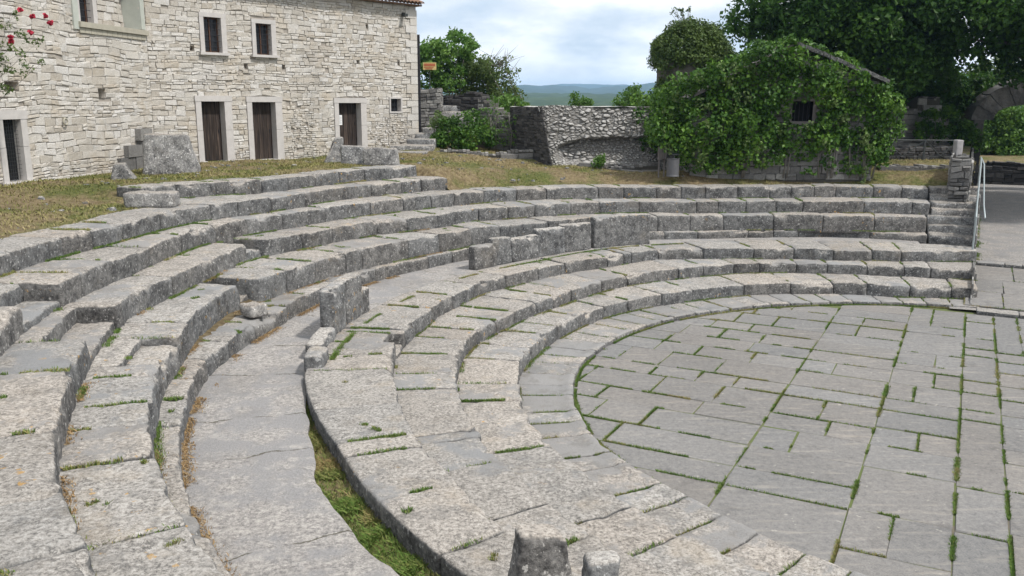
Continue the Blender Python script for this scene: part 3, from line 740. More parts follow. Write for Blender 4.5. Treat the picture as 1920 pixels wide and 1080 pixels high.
# far ground, wooded slope and ridges
far = MB()
N = 48
ringsv = [40, 90, 400, 2000, 9000]
V = [(0, 0, -3.4)]; F = []
for ri, R_ in enumerate(ringsv):
    for k in range(N):
        a = 2 * math.pi * k / N; V.append((R_ * math.cos(a), R_ * math.sin(a), -3.4 - (0 if ri < 4 else 2)))
for k in range(N): F.append((0, 1 + k, 1 + (k+1) % N))
for ri in range(len(ringsv) - 1):
    for k in range(N): F.append((1 + ri*N + k, 1 + (ri+1)*N + k, 1 + (ri+1)*N + (k+1) % N, 1 + ri*N + (k+1) % N))
far.add(V, F)
prep(far.build('plain', M['hill_near']), kind='structure')
def ridge(name, d0, d1, d2, hfun, mat, a0=-38, a1=38, n=260, seed=0):
    A = np.radians(np.linspace(a0, a1, n)); D = np.concatenate([np.linspace(d0, d1, 26), np.linspace(d1, d2, 8)[1:]])
    V = []
    for a in A:
        for d in D:
            f = (d - d0) / (d1 - d0) if d <= d1 else 1 - (d - d1) / (d2 - d1)
            f = f * f * (3 - 2 * f) if d > d1 else f ** 0.9
            V.append((d * math.sin(a), d * math.cos(a), f))
    V = np.array(V)
    ang = np.degrees(np.arctan2(V[:, 0], V[:, 1]))
    h = hfun(ang) + 0 * ang
    P = V.copy(); P[:, 2] = 0
    V[:, 2] = -3.6 + V[:, 2] * (h + 3.6) + V[:, 2] * (d1 * 0.004) * fbm(P * (14.0 / d1), seed, 5)
    V[:, 2] += np.where(V[:, 2] > -2, 1, 0) * (d1 * 0.0016) * vnoise(P * (90.0 / d1), seed + 5)
    return prep(mesh_np(name, V, grid_faces(n, len(D))[:, ::-1], mat, smooth=True), kind='structure')
ridge('wooded_slope', 260, 1500, 1900, lambda a: 5.5 + 8 + 0.05 * a, M['hill_near'], seed=3)
ridge('hills', 2300, 3600, 4600, lambda a: 5.5 + 47 + 1.2 * np.clip(a, -10, 20) + 5 * np.sin(a * 0.9) + 3 * np.sin(a * 2.3), M['hill_far'], seed=8)
ridge('mountain_ridge', 4300, 5600, 6400, lambda a: 5.5 + 82 + 3.4 * np.clip(a - 2, -12, 20) + 8 * np.sin(a * 0.55 + 1), M['hill_far'], seed=12)

# ------------------------------------------------------------------ seat rows: every row a thing, every block a part
BR = random.Random(21)
def block_geo(fr0, fr1, th0, th1, z0, z1, step=0.08, seed=0, erode=1.0, edge=0.035, tilt=True, chips=1.0, zt=None, noise=1.0, lip=False, gap=0.006):
    """fr0/fr1: inner and outer radius functions of the angle (degrees); returns verts, quads"""
    thm = 0.5 * (th0 + th1); r0 = float(fr0(thm)); r1 = float(fr1(thm))
    L = math.radians(th1 - th0) * r0; D = max(r1 - r0, 0.12); Hh = z1 - z0
    e = min(edge, 0.2 * min(L, D, Hh))
    xs = axis(L, step, e); ys = np.concatenate([[0], np.linspace(e, min(D - e, 0.35), max(2, int(min(D, .35) / step))), np.linspace(min(D - e, 0.35), D - e, max(2, int((D - .3) / (step * 1.5)) + 1))[1:], [D]]) if D > 0.5 else axis(D, step, e)
    zs = axis(Hh, step, e)
    V, Q = box_grid(xs, ys, zs)
    V = round_box(V, (L, D, Hh), e * 1.3)
    rs = random.Random(seed * 7919 + 13)
    if lip: V = V.copy(); V[:, 2] += 0.035 * np.clip((0.24 - V[:, 1]) / 0.05, 0, 1) * np.clip(V[:, 2] / Hh * 3 - 2, 0, 1)
    jr = rs.uniform(-0.02, 0.02) * erode; jz = rs.uniform(-0.012, 0.012) * erode
    tx = rs.uniform(-0.012, 0.012) * erode
    s = V[:, 0] / L; d = V[:, 1] / D; h = V[:, 2] / Hh
    ga = math.degrees(gap / r0)
    th = (th0 + ga) + s * (th1 - th0 - 2 * ga)
    R0 = fr0(th); R1 = fr1(th)
    r = R0 + jr * (1 - d) + d * (R1 - R0)
    z = z0 + V[:, 2] + (jz + tx * (s - .5) * 2) * h
    if zt is not None: z = z + zt(th) * h
    X = np.stack([CX + r * np.cos(np.radians(th)), CY + r * np.sin(np.radians(th)), z], 1)
    rad = np.stack([np.cos(np.radians(th)), np.sin(np.radians(th)), 0 * th], 1)
    # worn surface: soft undulation, pitting, bitten upper front edge
    a = fbm(X * 1.6, 101, 3); b = fbm(X * 6.5, 102, 3); c = vnoise(X * 19.0, 103)
    front = np.clip(1 - V[:, 1] / 0.12, 0, 1); up = np.clip(1 - (Hh - V[:, 2]) / 0.14, 0, 1)
    amp = (0.020 * a + 0.014 * b + 0.007 * c) * erode * noise
    hid = np.clip((h) * 3, 0, 1)
    X[:, 2] += amp * np.clip(h * 2 - 1, 0, 1)
    X += rad * ((0.030 * a + 0.022 * b + 0.010 * c) * erode * noise * front * hid)[:, None]
    bite = np.clip(fbm(X * 2.6, 104, 2) - 0.12, 0, 1) * 0.30 * chips + np.clip(fbm(X * 7, 105, 2) - 0.05, 0, 1) * 0.09 * chips
    ends = np.maximum(np.clip(1 - V[:, 0] / 0.10, 0, 1), np.clip(1 - (L - V[:, 0]) / 0.10, 0, 1))
    X[:, 2] -= bite * front * up * 0.55 + ends * up * np.clip(fbm(X * 5, 107, 2) - 0.05, 0, 1) * 0.07 * chips
    X += rad * (bite * front * up + ends * front * np.clip(fbm(X * 4, 106, 2), 0, 1) * 0.10 * chips)[:, None]
    return X, Q[:, ::-1]

def cam_dist(x, y): return math.hypot(x, y)
def fill_joints(js, th0, th1, r, wmin=0.9, wmax=1.7, rs=None):
    js = sorted(j for j in js if th0 + 1.2 < j < th1 - 1.2)
    out = [th0]
    for j in js + [th1]:
        gapm = math.radians(j - out[-1]) * r
        if gapm < 0.25 and j != th1: continue
        if gapm > wmax * 1.35:
            n = max(2, int(round(gapm / rs.uniform(wmin, wmax))))
            a = out[-1]
            for k in range(1, n): out.append(a + (j - a) * (k + rs.uniform(-0.18, 0.18)) / n)
        out.append(j)
    return out
SEAT_JOINTS = []
def seat_row(key, name, label, th0, th1, fr1, zbase, mat, special=None, wmin=0.9, wmax=1.7, chips=1.0, zdrop=False, erode=1.0, fr0=None, skip=()):
    f0 = fr0 or (lambda th: ringr(key, th))
    thm = 0.5 * (th0 + th1); rm = float(f0(thm))
    root = thing(name, label, 'stone seating', (CX + rm * math.cos(math.radians(thm)), CY + rm * math.sin(math.radians(thm)), zbase), 'curved stone seat rows of the theatre')
    js = fill_joints(JT.get(key, []), th0, th1, rm, wmin, wmax, BR)
    special = special or []
    for a, b, k in special:
        js = [j for j in js if not (a - 0.8 < j < b + 0.8)] + [a, b]
    js = sorted(js)
    zt = (lambda th: -drop(th)) if zdrop else None
    for i in range(len(js) - 1):
        a, b = js[i], js[i+1]
        m = 0.5 * (a + b); x = CX + rm * math.cos(math.radians(m)); y = CY + rm * math.sin(math.radians(m))
        dist = cam_dist(x, y)
        step = 0.05 if dist < 13 else (0.075 if dist < 22 else 0.10)
        sp = [k for (p, q_, k) in special if abs(p - a) < 0.01 and abs(q_ - b) < 0.01]
        sd = BR.randint(1, 99999)
        z1 = TOPZ[key]
        kw = dict(step=step, seed=sd, chips=chips, zt=zt, erode=erode, lip=(key == 'K'))
        if sp and sp[0][0] == 'notch':
            dep, low = sp[0][1], sp[0][2]
            Va, Qa = block_geo(lambda t: f0(t) + dep, fr1, a, b, zbase, z1, **kw)
            Vb_, Qb = block_geo(f0, lambda t: f0(t) + dep + 0.06, a, b, zbase, zbase + (z1 - zbase) * low, **kw)
            V = np.concatenate([Va, Vb_]); Q = np.concatenate([Qa, Qb + len(Va)])
        elif sp and sp[0][0] == 'low':
            V, Q = block_geo(lambda t: f0(t) + sp[0][1], fr1, a, b, zbase, zbase + (z1 - zbase) * sp[0][2], **dict(kw, chips=2.2, erode=2.2))
        else:
            V, Q = block_geo(f0, fr1, a, b, zbase, z1, **kw)
        mesh_np('stone_block', V, Q, mat, root, smooth=True)
        SEAT_JOINTS.append((key, b, float(f0(b)), float(fr1(b)), z1 - (float(drop(b)) if zdrop else 0)))
    return root
S_ = M['seat']
over = 0.14
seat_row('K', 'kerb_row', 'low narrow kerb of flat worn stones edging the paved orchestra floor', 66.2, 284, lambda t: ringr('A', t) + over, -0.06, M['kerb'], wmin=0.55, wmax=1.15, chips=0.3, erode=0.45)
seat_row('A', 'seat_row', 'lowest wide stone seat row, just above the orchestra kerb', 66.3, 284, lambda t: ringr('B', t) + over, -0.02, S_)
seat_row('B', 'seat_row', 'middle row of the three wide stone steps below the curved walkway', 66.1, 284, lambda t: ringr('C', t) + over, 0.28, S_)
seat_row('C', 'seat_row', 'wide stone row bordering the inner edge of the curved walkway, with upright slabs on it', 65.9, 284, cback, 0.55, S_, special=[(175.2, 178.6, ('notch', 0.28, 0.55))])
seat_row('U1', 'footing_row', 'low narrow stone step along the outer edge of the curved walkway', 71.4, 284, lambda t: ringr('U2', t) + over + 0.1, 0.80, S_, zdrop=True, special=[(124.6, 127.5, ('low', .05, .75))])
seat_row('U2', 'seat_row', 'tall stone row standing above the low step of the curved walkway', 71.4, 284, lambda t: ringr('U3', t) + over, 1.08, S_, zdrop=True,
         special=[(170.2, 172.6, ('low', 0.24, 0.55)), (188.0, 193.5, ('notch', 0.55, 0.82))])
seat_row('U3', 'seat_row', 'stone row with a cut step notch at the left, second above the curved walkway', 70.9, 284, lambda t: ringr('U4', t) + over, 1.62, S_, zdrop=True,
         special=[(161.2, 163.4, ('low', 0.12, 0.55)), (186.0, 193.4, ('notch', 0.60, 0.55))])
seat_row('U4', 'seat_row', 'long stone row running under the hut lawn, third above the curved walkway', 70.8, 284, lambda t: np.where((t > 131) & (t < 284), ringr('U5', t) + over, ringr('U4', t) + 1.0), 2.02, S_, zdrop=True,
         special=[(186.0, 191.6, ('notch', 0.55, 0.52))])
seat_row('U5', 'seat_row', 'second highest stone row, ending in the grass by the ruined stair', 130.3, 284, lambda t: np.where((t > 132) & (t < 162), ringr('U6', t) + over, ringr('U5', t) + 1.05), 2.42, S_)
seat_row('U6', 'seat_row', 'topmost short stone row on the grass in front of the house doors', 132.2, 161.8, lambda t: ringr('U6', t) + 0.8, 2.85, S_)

# straight kerb and step across the passage
def straight_blocks(name, label, cat, q0, q1, p0, p1, z0, z1, mat, w=(0.7, 1.3)):
    c = qp(q0, p0)
    root = thing(name, label, cat, (c[0], c[1], z0))
    p = p0
    while p < p1 - 0.2:
        w_ = min(BR.uniform(*w), p1 - p)
        V, Q = box_grid(axis(w_ - 0.015, 0.1, 0.02), axis(q1 - q0, 0.1, 0.02), axis(z1 - z0, 0.06, 0.02))
        V = round_box(V, (w_ - 0.015, q1 - q0, z1 - z0), 0.03)
        P = V[:, 0] + p; Qq = V[:, 1] + q0
        X = PV[None] * P[:, None] + QV[None] * Qq[:, None]
        X = np.concatenate([X, (V[:, 2] + z0)[:, None]], 1)
        n = fbm(X * 5, 55); X[:, 2] += 0.012 * n; X[:, :2] += QV[None] * (0.02 * fbm(X * 4, 56))[:, None]
        mesh_np('stone_block', X, Q[:, ::-1] if False else Q, mat, root, smooth=True)
        p += w_
    return root
straight_blocks('kerb_row', 'straight kerb of flat stones running right across the passage from the orchestra curve', 'stone kerb', 25.72, 26.2, 0.55, 9.5, -0.05, 0.10, M['kerb'])
straight_blocks('step', 'single low grey stone step across the passage beside the lower seats', 'step', 33.1, 33.5, EP + 0.15, 9.5, 0.0, 0.215, M['kerb'], (0.5, 0.9))

# right-hand stair: two treads to every seat
st = thing('stone_stair', 'narrow flight of small grey stone steps at the right end of the upper rows', 'stairs', (14.6, 28.3, 1.0))
prev = 0.9
ends = {'U1': 71.2, 'U2': 71.2, 'U3': 70.7, 'U4': 70.6}
seq = [('U1', 0.0, 1.0)] + [(k, o, f) for k in ('U2', 'U3', 'U4') for o, f in ((-0.02, 0.5), (0.36, 1.0))]
low = {'U1': 0.92, 'U2': 1.17, 'U3': 1.70, 'U4': 2.10}
for k, o, f in seq:
    te = ends[k]; zt_ = TOPZ[k] - 0.085; zb = low[k]
    r0 = float(ringr(k, te)) + o
    t_e = theta_edge(r0 + 0.2)
    V, Q = block_geo(lambda t: 0 * t + r0, lambda t: 0 * t + r0 + 0.85, t_e, te, zb - 0.25, zb + (zt_ - zb) * f, step=0.09, seed=int(zb * 1000 + f * 10), chips=1.3, erode=1.6)
    mesh_np('step', V, Q, M['boulder'], st, smooth=True)

# ------------------------------------------------------------------ upright slabs on the inner edge of the walkway
SR = random.Random(5)
def slab_at(px0, py0, px1, py1, ptop, label, cat='stone slab', group='upright parapet slabs on the walkway edge', name='parapet_slab', thick=0.30, zb=1.0, chips=1.2, mat=None, out=0.0, lean=0.0):
    a = atz(px0, py0, zb); b = atz(px1, py1, zb)
    ta, tb = sorted((pol(a)[0], pol(b)[0]))
    rin = 0.5 * (pol(a)[1] + pol(b)[1]) + out
    m = 0.5 * (a + b)
    top = aty(0.5 * (px0 + px1), ptop, m[1])[2]
    V, Q = block_geo(lambda t: 0 * t + rin, lambda t: 0 * t + rin + thick, ta, tb, zb - 0.12, top, step=0.05, edge=0.05, seed=SR.randint(1, 9999), chips=chips, erode=1.2, gap=0.006)
    if lean: V[:, 0] += (V[:, 2] - zb) * lean
    o = mesh_np(name, V, Q, mat or M['slab'], None, smooth=True)
    return prep(o, label, cat, group)
slab_at(627, 634, 655, 612, 536, 'big rounded upright slab at the near end of the left trio, behind the broken double block')
slab_at(656, 612, 676, 592, 518, 'tallest upright slab in the middle of the left trio on the walkway edge')
slab_at(677, 592, 694, 577, 541, 'short lichened stub at the far end of the left trio of upright slabs')
slab_at(897, 503, 929, 493, 461, 'lowest stub at the left end of the long far parapet')
slab_at(930, 494, 960, 487, 446, 'rough pitted slab second from the left end of the long far parapet')
slab_at(961, 487, 1013, 479, 444, 'low grey slab with a broken slanting top in the long far parapet')
slab_at(1014, 479, 1057, 470, 428, 'pale blotched slab with a knobbly top in the long far parapet')
slab_at(1058, 470, 1108, 463, 420, 'plain grey slab left of the wide crack in the long far parapet', chips=1.8)
slab_at(1112, 461, 1222, 454, 404, 'widest and tallest slab, at the right end of the long far parapet')
lo = slab_at(603, 688, 622, 665, 655, 'lower broken piece of the double block, nearest the camera on the walkway edge', name='broken_block', group='broken double block', thick=0.34, chips=0.6, zb=1.08)
hi = slab_at(608, 662, 632, 630, 628, 'upper flat-topped piece of the double block beside the big rounded slab', name='broken_block', group='broken double block', thick=0.34, chips=0.6, zb=1.05)

def lump(name, label, cat, c, dims, rot=0.0, seed=1, mat=None, step=0.07, rough=1.0, taper=(1, 1), lean=(0, 0), r=0.08, group=None, cut=0.0):
    """a broken boulder: rounded box, tapered, leaned, knocked about by noise"""
    V, Q = box_grid(axis(dims[0], step, min(r, dims[0]*.2)), axis(dims[1], step, min(r, dims[1]*.2)), axis(dims[2], step, min(r, dims[2]*.2)))
    V = round_box(V, dims, r)
    h = V[:, 2] / dims[2]
    V[:, 0] = (V[:, 0] - dims[0]/2) * (1 + (taper[0]-1) * h) + lean[0] * h
    V[:, 1] = (V[:, 1] - dims[1]/2) * (1 + (taper[1]-1) * h) + lean[1] * h
    V[:, 2] -= cut * (V[:, 0] / dims[0] + 0.5) * h * dims[2]
    cs, sn = math.cos(rot), math.sin(rot)
    X = np.stack([c[0] + V[:, 0]*cs - V[:, 1]*sn, c[1] + V[:, 0]*sn + V[:, 1]*cs, c[2] + V[:, 2]], 1)
    s = min(dims)
    off = np.array([seed * 3.7, seed * 1.3, 0])
    for k, (fq, am) in enumerate(((1.1 / s, 0.10 * s), (3.0 / s, 0.05 * s), (9.0 / s, 0.018 * s))):
        for ax in range(3):
            X[:, ax] += rough * am * (1.35 if rough > 1.3 else 1) * vnoise((X + off) * fq, seed * 10 + ax + k * 3) * (0.4 + 0.6 * np.clip(h * 4, 0, 1))
    o = mesh_np(name, X, Q, mat or M['boulder'], None, smooth=True)
    return prep(o, label, cat, group)
def P3(px, py, z): return atz(px, py, z)
b = P3(312, 327, 3.22); lump('boulder', 'large squarish grey boulder leaning by the left house wall', 'boulder', (b[0], b[1] + 0.4, 3.12), (1.62, 0.75, 1.28), 0.1, 3, taper=(0.78, 0.7), lean=(-0.06, 0.15), step=0.08)
b = P3(229, 338, 3.2); lump('boulder', 'small wedge-shaped rock in the grass left of the squarish boulder', 'rock', (b[0], b[1] + 0.2, 3.12), (0.78, 0.5, 0.52), 0.2, 5, taper=(0.35, 0.5), lean=(-0.1, 0))
b = P3(275, 389, 2.985); lump('stone_block', 'loose rectangular stone block lying at the left end of the topmost row', 'stone block', (b[0], b[1] + 0.35, 2.96), (1.16, 0.55, 0.36), 0.12, 7, rough=0.5, r=0.05)
b = P3(617, 306, 3.3); lump('boulder', 'pointed pale stone leaning against the wall left of the notice door', 'rock', (b[0], b[1] + 0.5, 3.2), (0.62, 0.5, 0.95), 0.3, 9, taper=(0.5, 0.6), lean=(0.28, 0.2), mat=M['slab'])
b = P3(662, 305, 3.38); lump('boulder', 'dark rounded boulder in front of the notice door', 'boulder', (b[0], b[1] + 0.3, 3.26), (0.98, 0.6, 0.68), 0.1, 11, taper=(0.85, 0.8), mat=M['boulder'])
b = P3(712, 309, 3.36); lump('stone_block', 'broad squared grey block right of the dark boulder by the notice door', 'stone block', (b[0], b[1] + 0.3, 3.28), (1.22, 0.6, 0.62), -0.03, 13, rough=0.55, taper=(0.86, 0.9), r=0.06)
b = P3(468, 596, 1.26); lump('broken_block', 'broken rubble chunk lying in the gap of the tall second row', 'rock', (b[0]+0.05, b[1]+0.12, 1.26), (0.42, 0.42, 0.27), 0.9, 15, rough=1.1)
# foreground stumps at the bottom edge
lump('broken_post', 'tall jagged stone stump with pale lichen top and black side at the bottom edge', 'stone stump', (0.235, 7.02, 0.9), (0.56, 0.40, 1.0), 0.22, 23, mat=M['front'], step=0.02, rough=0.95, taper=(0.74, 0.7), r=0.05, lean=(0.03, 0.02), cut=0.14)
lump('broken_post', 'lower jagged stone stump with orange lichen, right of the taller one', 'stone stump', (0.80, 6.98, 0.9), (0.36, 0.36, 0.70), 0.1, 27, mat=M['front'], step=0.02, rough=0.95, taper=(0.75, 0.7), r=0.05)

# ------------------------------------------------------------------ rubble walls
def wall_map(O, dr):
    dr = np.asarray(dr, float); dr = dr / np.linalg.norm(dr); nn = np.array([dr[1], -dr[0]])
    def f(V):
        V = np.asarray(V, float)
        return np.stack([O[0] + V[:, 0]*dr[0] + V[:, 1]*nn[0], O[1] + V[:, 0]*dr[1] + V[:, 1]*nn[1], V[:, 2]], 1)
    return f
def rubble(mb, fmap, u0, u1, z0, z1, holes=(), course=(0.13, 0.27), width=(0.2, 0.62), prot=(0.015, 0.05), seed=1, tint=(0.05, 1.0), m=0, warp=0.05, zone=None, topfun=None):
    """courses of separate faced stones between u0..u1, z0..z1, cut round the openings (normal side = +n)"""
    rs = random.Random(seed)
    z = z0; row = 0
    while z < z1 - 0.03:
        h = rs.uniform(*course)
        if z1 - z - h < 0.08: h = z1 - z
        iv = [(u0, u1)]
        for (a, b, c, d) in holes:
            if c < z + h * 0.8 and d > z + h * 0.2:
                iv = [q for (s, e) in iv for q in ((s, min(e, a)), (max(s, b), e)) if q[1] - q[0] > 0.04]
        for s, e in iv:
            u = s
            while u < e - 0.02:
                wz = width
                hh = h
                if zone and zone(u, z): wz = (width[0] * 0.5, width[1] * 0.5)
                w = rs.uniform(*wz) * (0.75 + h / course[1] * 0.5)
                if e - u - w < 0.12: w = e - u
                if rs.random() < 0.965 or w > 0.30:
                    g = rs.uniform(0.002, 0.009)
                    split = 2 if (h > 0.2 and w < 0.5 and rs.random() < 0.3) or (zone and zone(u, z) and h > 0.14) else 1
                    for sp in range(split):
                        za = z + h * sp / split; zb = z + h * (sp + 1) / split
                        if topfun and zb > topfun(u + w / 2): continue
                        p = rs.uniform(*prot) * (1.8 if zone and zone(u, z) else 1)
                        bv = min(0.018, w * 0.12, (zb - za) * 0.15) * rs.uniform(0.5, 1.3)
                        jj = min(0.022, 0.13 * (zb - za)); j = lambda: rs.uniform(-jj, jj)
                        A = [(u+g+j(), za+g+j()), (u+w-g+j(), za+g+j()), (u+w-g+j(), zb-g+j()), (u+g+j(), zb-g+j())]
                        cxm = sum(q[0] for q in A) / 4; czm = sum(q[1] for q in A) / 4
                        B = [(q[0] + (bv if q[0] < cxm else -bv), q[1] + (bv if q[1] < czm else -bv)) for q in A]
                        V = [(q[0], -0.03, q[1]) for q in A] + [(q[0], p * 0.45, q[1]) for q in A] + [(q[0], p + rs.uniform(-.012, .012), q[1]) for q in B]
                        V = np.array(V)
                        V[:, 2] += warp * (vnoise(np.stack([V[:, 0] * 0.7, V[:, 2] * 0.7, V[:, 2] * 0], 1), seed) + 0.5 * vnoise(np.stack([V[:, 0] * 2.2, V[:, 2] * 2.2, V[:, 2] * 0], 1), seed + 1))
                        F = [(8, 9, 10, 11)] + [(4+i, 4+(i+1) % 4, 8+(i+1) % 4, 8+i) for i in range(4)] + [(i, (i+1) % 4, 4+(i+1) % 4, 4+i) for i in range(4)]
                        mb.add(fmap(V), F, rs.uniform(*tint), m)
                u += w
        z += h; row += 1
def panel(mb, fmap, u0, u1, z0, z1, n, holes=(), tint=-0.5, m=0, back=None):
    us = sorted({u0, u1} | {x for h in holes for x in h[:2] if u0 < x < u1}); zs = sorted({z0, z1} | {x for h in holes for x in h[2:] if z0 < x < z1})
    for i in range(len(us)-1):
        for j in range(len(zs)-1):
            cu, cz = (us[i]+us[i+1])/2, (zs[j]+zs[j+1])/2
            if any(a < cu < b and c < cz < d for a, b, c, d in holes): continue
            mb.add(fmap([(us[i], n, zs[j]), (us[i+1], n, zs[j]), (us[i+1], n, zs[j+1]), (us[i], n, zs[j+1])]), [(0, 1, 2, 3)], tint, m)
def reveal(mb, fmap, hole, n0, n1, tint=0.7, m=0):
    a, b, c, d = hole
    for q in ([(a, c), (a, d)], [(b, d), (b, c)], [(a, d), (b, d)], [(b, c), (a, c)]):
        (p0, p1) = q
        mb.add(fmap([(p0[0], n0, p0[1]), (p1[0], n0, p1[1]), (p1[0], n1, p1[1]), (p0[0], n1, p0[1])]), [(0, 1, 2, 3)], tint, m)
def fbox(mb, fmap, u0, u1, n0, n1, z0, z1, tint=0.5, m=0): mb.box(u0, u1, n0, n1, z0, z1, tint, m, fmap)

RW_O = np.array([-12.2, 30.2]); RW_D = np.array([0.648, 0.762]) / np.linalg.norm([0.648, 0.762])
RW = wall_map(RW_O, RW_D)
house = thing('stone_house', 'long pale rubble-stone house with three brown plank doors and tiled eaves', 'house', (-8.2, 34.9, 3.25))
doors = [(1.81, 2.72, 3.27, 5.39), (3.87, 4.88, 3.24, 5.37), (7.90, 9.05, 3.45, 5.34)]
wins = [(2.10, 2.78, 7.08, 8.28), (4.19, 4.86, 7.08, 8.20)]
small = (10.70, 11.29, 4.98, 5.52)
dfr = [(a - 0.22, b + 0.30, c - 0.06, d + 0.20) for a, b, c, d in doors]
wfr = [(a - 0.16, b + 0.20, c - 0.02, d + 0.15) for a, b, c, d in wins]
sfr = (small[0] - 0.07, small[1] + 0.07, small[2] - 0.06, small[3] + 0.07)
putlog = []
for px, py in ((688, 49), (671, 117), (747, 118), (461, 124), (532, 125), (360, 90)):
    hu, hz_ = on_wall(px, py, RW_O, RW_D); putlog.append((hu - .07, hu + .07, hz_ - .065, hz_ + .065))
holes = dfr + wfr + [sfr] + putlog
LEN, EAVE = 12.27, 9.42
wb = MB()
rubble(wb, RW, 0, LEN, 2.9, EAVE, holes, course=(.075, .19), width=(.11, .46), prot=(.004, .024), seed=4, zone=lambda u, z: (u > 9.4 and z < 4.75 + 0.25 * math.sin(u * 3)) or (5.3 < u < 6.6 and z < 5.3) or z < 3.5)
panel(wb, RW, 0, LEN, 2.8, EAVE, -0.025, holes)
for h in putlog: reveal(wb, RW, h, 0.0, -0.25, 0.2); panel(wb, RW, h[0], h[1], h[2], h[3], -0.25)
side = wall_map(RW(np.array([[LEN, 0, 0]]))[0][:2], np.array([RW_D[1] * -1, RW_D[0]]))      # gable end, runs back
rubble(wb, side, 0, 6, 2.9, EAVE, [], seed=6)
panel(wb, side, 0, 6, 2.8, EAVE, -0.025)
# quoins at the corner
z = 3.6; k = 0
while z < EAVE - 0.2:
    h = SR.uniform(0.26, 0.38); w = 0.62 if k % 2 else 0.36
    fbox(wb, RW, LEN - w, LEN + 0.028, -0.3, 0.062, z + 0.008, z + h - 0.008, SR.uniform(0.5, 1.0)); z += h; k += 1
wb.build('wall', [M['house']], house)
rb = MB()                                       # roof: slope, two overhanging tile courses, gutter-like lower edge
def rf(V):
    V = np.asarray(V, float); return RW(np.stack([V[:, 0], V[:, 1], V[:, 2]], 1))
def roofz(n): return EAVE + 0.10 + (0.34 - n) * 0.36
rb.add(rf([(-3, 0.34, roofz(.34)), (LEN + .25, 0.34, roofz(.34)), (LEN + .25, -3.2, roofz(-3.2)), (-3, -3.2, roofz(-3.2))]), [(0, 1, 2, 3)], 0.4)
rb.add(rf([(-3, -3.2, roofz(-3.2)), (LEN + .25, -3.2, roofz(-3.2)), (LEN + .25, -6.4, roofz(.0)), (-3, -6.4, roofz(.0))]), [(0, 1, 2, 3)], 0.4)
fbox(rb, RW, -0.02, LEN + 0.2, -0.2, 0.22, EAVE, EAVE + 0.06)
u = 0.0
while u < LEN + 0.2:
    for rr, n0, n1, dz in ((0.095, 0.46, -1.2, 0.06), (0.08, 0.30, -0.2, -0.05)):
        Vt = []; Ft = []
        for i, n in enumerate((n0, n1)):
            for kk in range(9):
                a = math.pi * kk / 8
                Vt.append((u + rr * math.cos(a), n, roofz(n) + dz + rr * 0.8 * math.sin(a) - 0.02))
        for kk in range(8): Ft.append((kk, kk+1, 9+kk+1, 9+kk))
        Vt2 = [(v[0], v[1], v[2] - 0.018) for v in Vt[:9]]
        rb.add(rf(Vt + Vt2), Ft + [(kk+1, kk, 18+kk, 18+kk+1) for kk in range(8)], SR.random())
    u += 0.205
rb.build('roof', [M['tile']], house)
def plank_door(parent, fm, o, paper=False, n=-0.26):
    a, b, c, d = o
    mb = MB(); npl = 5
    for i in range(npl):
        w = (b - a) / npl
        fbox(mb, fm, a + i*w + 0.004, a + (i+1)*w - 0.004, n - 0.05, n + SR.uniform(-0.004, 0.006), c + 0.015, d, SR.random())
    fbox(mb, fm, a, b, n - 0.07, n - 0.045, c, d, 0.1)
    dm = mb.build('door', [M['door']], parent)
    fb = MB()
    w0, w1, wt = 0.22, 0.30, 0.20
    zm = c + (d - c) * 0.52
    for s, e, dep in ((a - w0, a, 0.055), (b, b + w1, 0.055)):
        fbox(fb, fm, s, e, n - 0.08, dep, c - 0.06, zm - 0.004, SR.uniform(.3, .6)); fbox(fb, fm, s + 0.003, e - 0.003, n - 0.08, dep - 0.004, zm + 0.004, d - 0.002, SR.uniform(.4, .8))
    fbox(fb, fm, a - w0 - 0.02, b + w1 + 0.02, n - 0.08, 0.062, d, d + wt, 0.6)
    fbox(fb, fm, a - 0.1, b + 0.12, n - 0.08, 0.10, c - 0.1, c, 0.5)
    fb.build('door_frame', [M['plaster']], dm)
    hb = MB(); fbox(hb, fm, b - 0.13, b - 0.10, n, n + 0.03, c + 1.0, c + 1.12); hb.build('handle', [M['iron']], dm)
    if paper:
        pb = MB(); fbox(pb, fm, a + 0.14, a + 0.38, n + 0.008, n + 0.012, c + 1.0, c + 1.40); pp = pb.build('paper_notice', [M['paper']], dm)
        ib = MB()
        for i in range(9): fbox(ib, fm, a + 0.17, a + 0.35 - (0.05 if i % 3 == 2 else 0), n + 0.013, n + 0.0135, c + 1.06 + i * 0.034, c + 1.072 + i * 0.034)
        ib.build('print_lines', [M['ink']], pp)
    return dm
for i, o in enumerate(doors): plank_door(house, RW, o, paper=(i == 2))
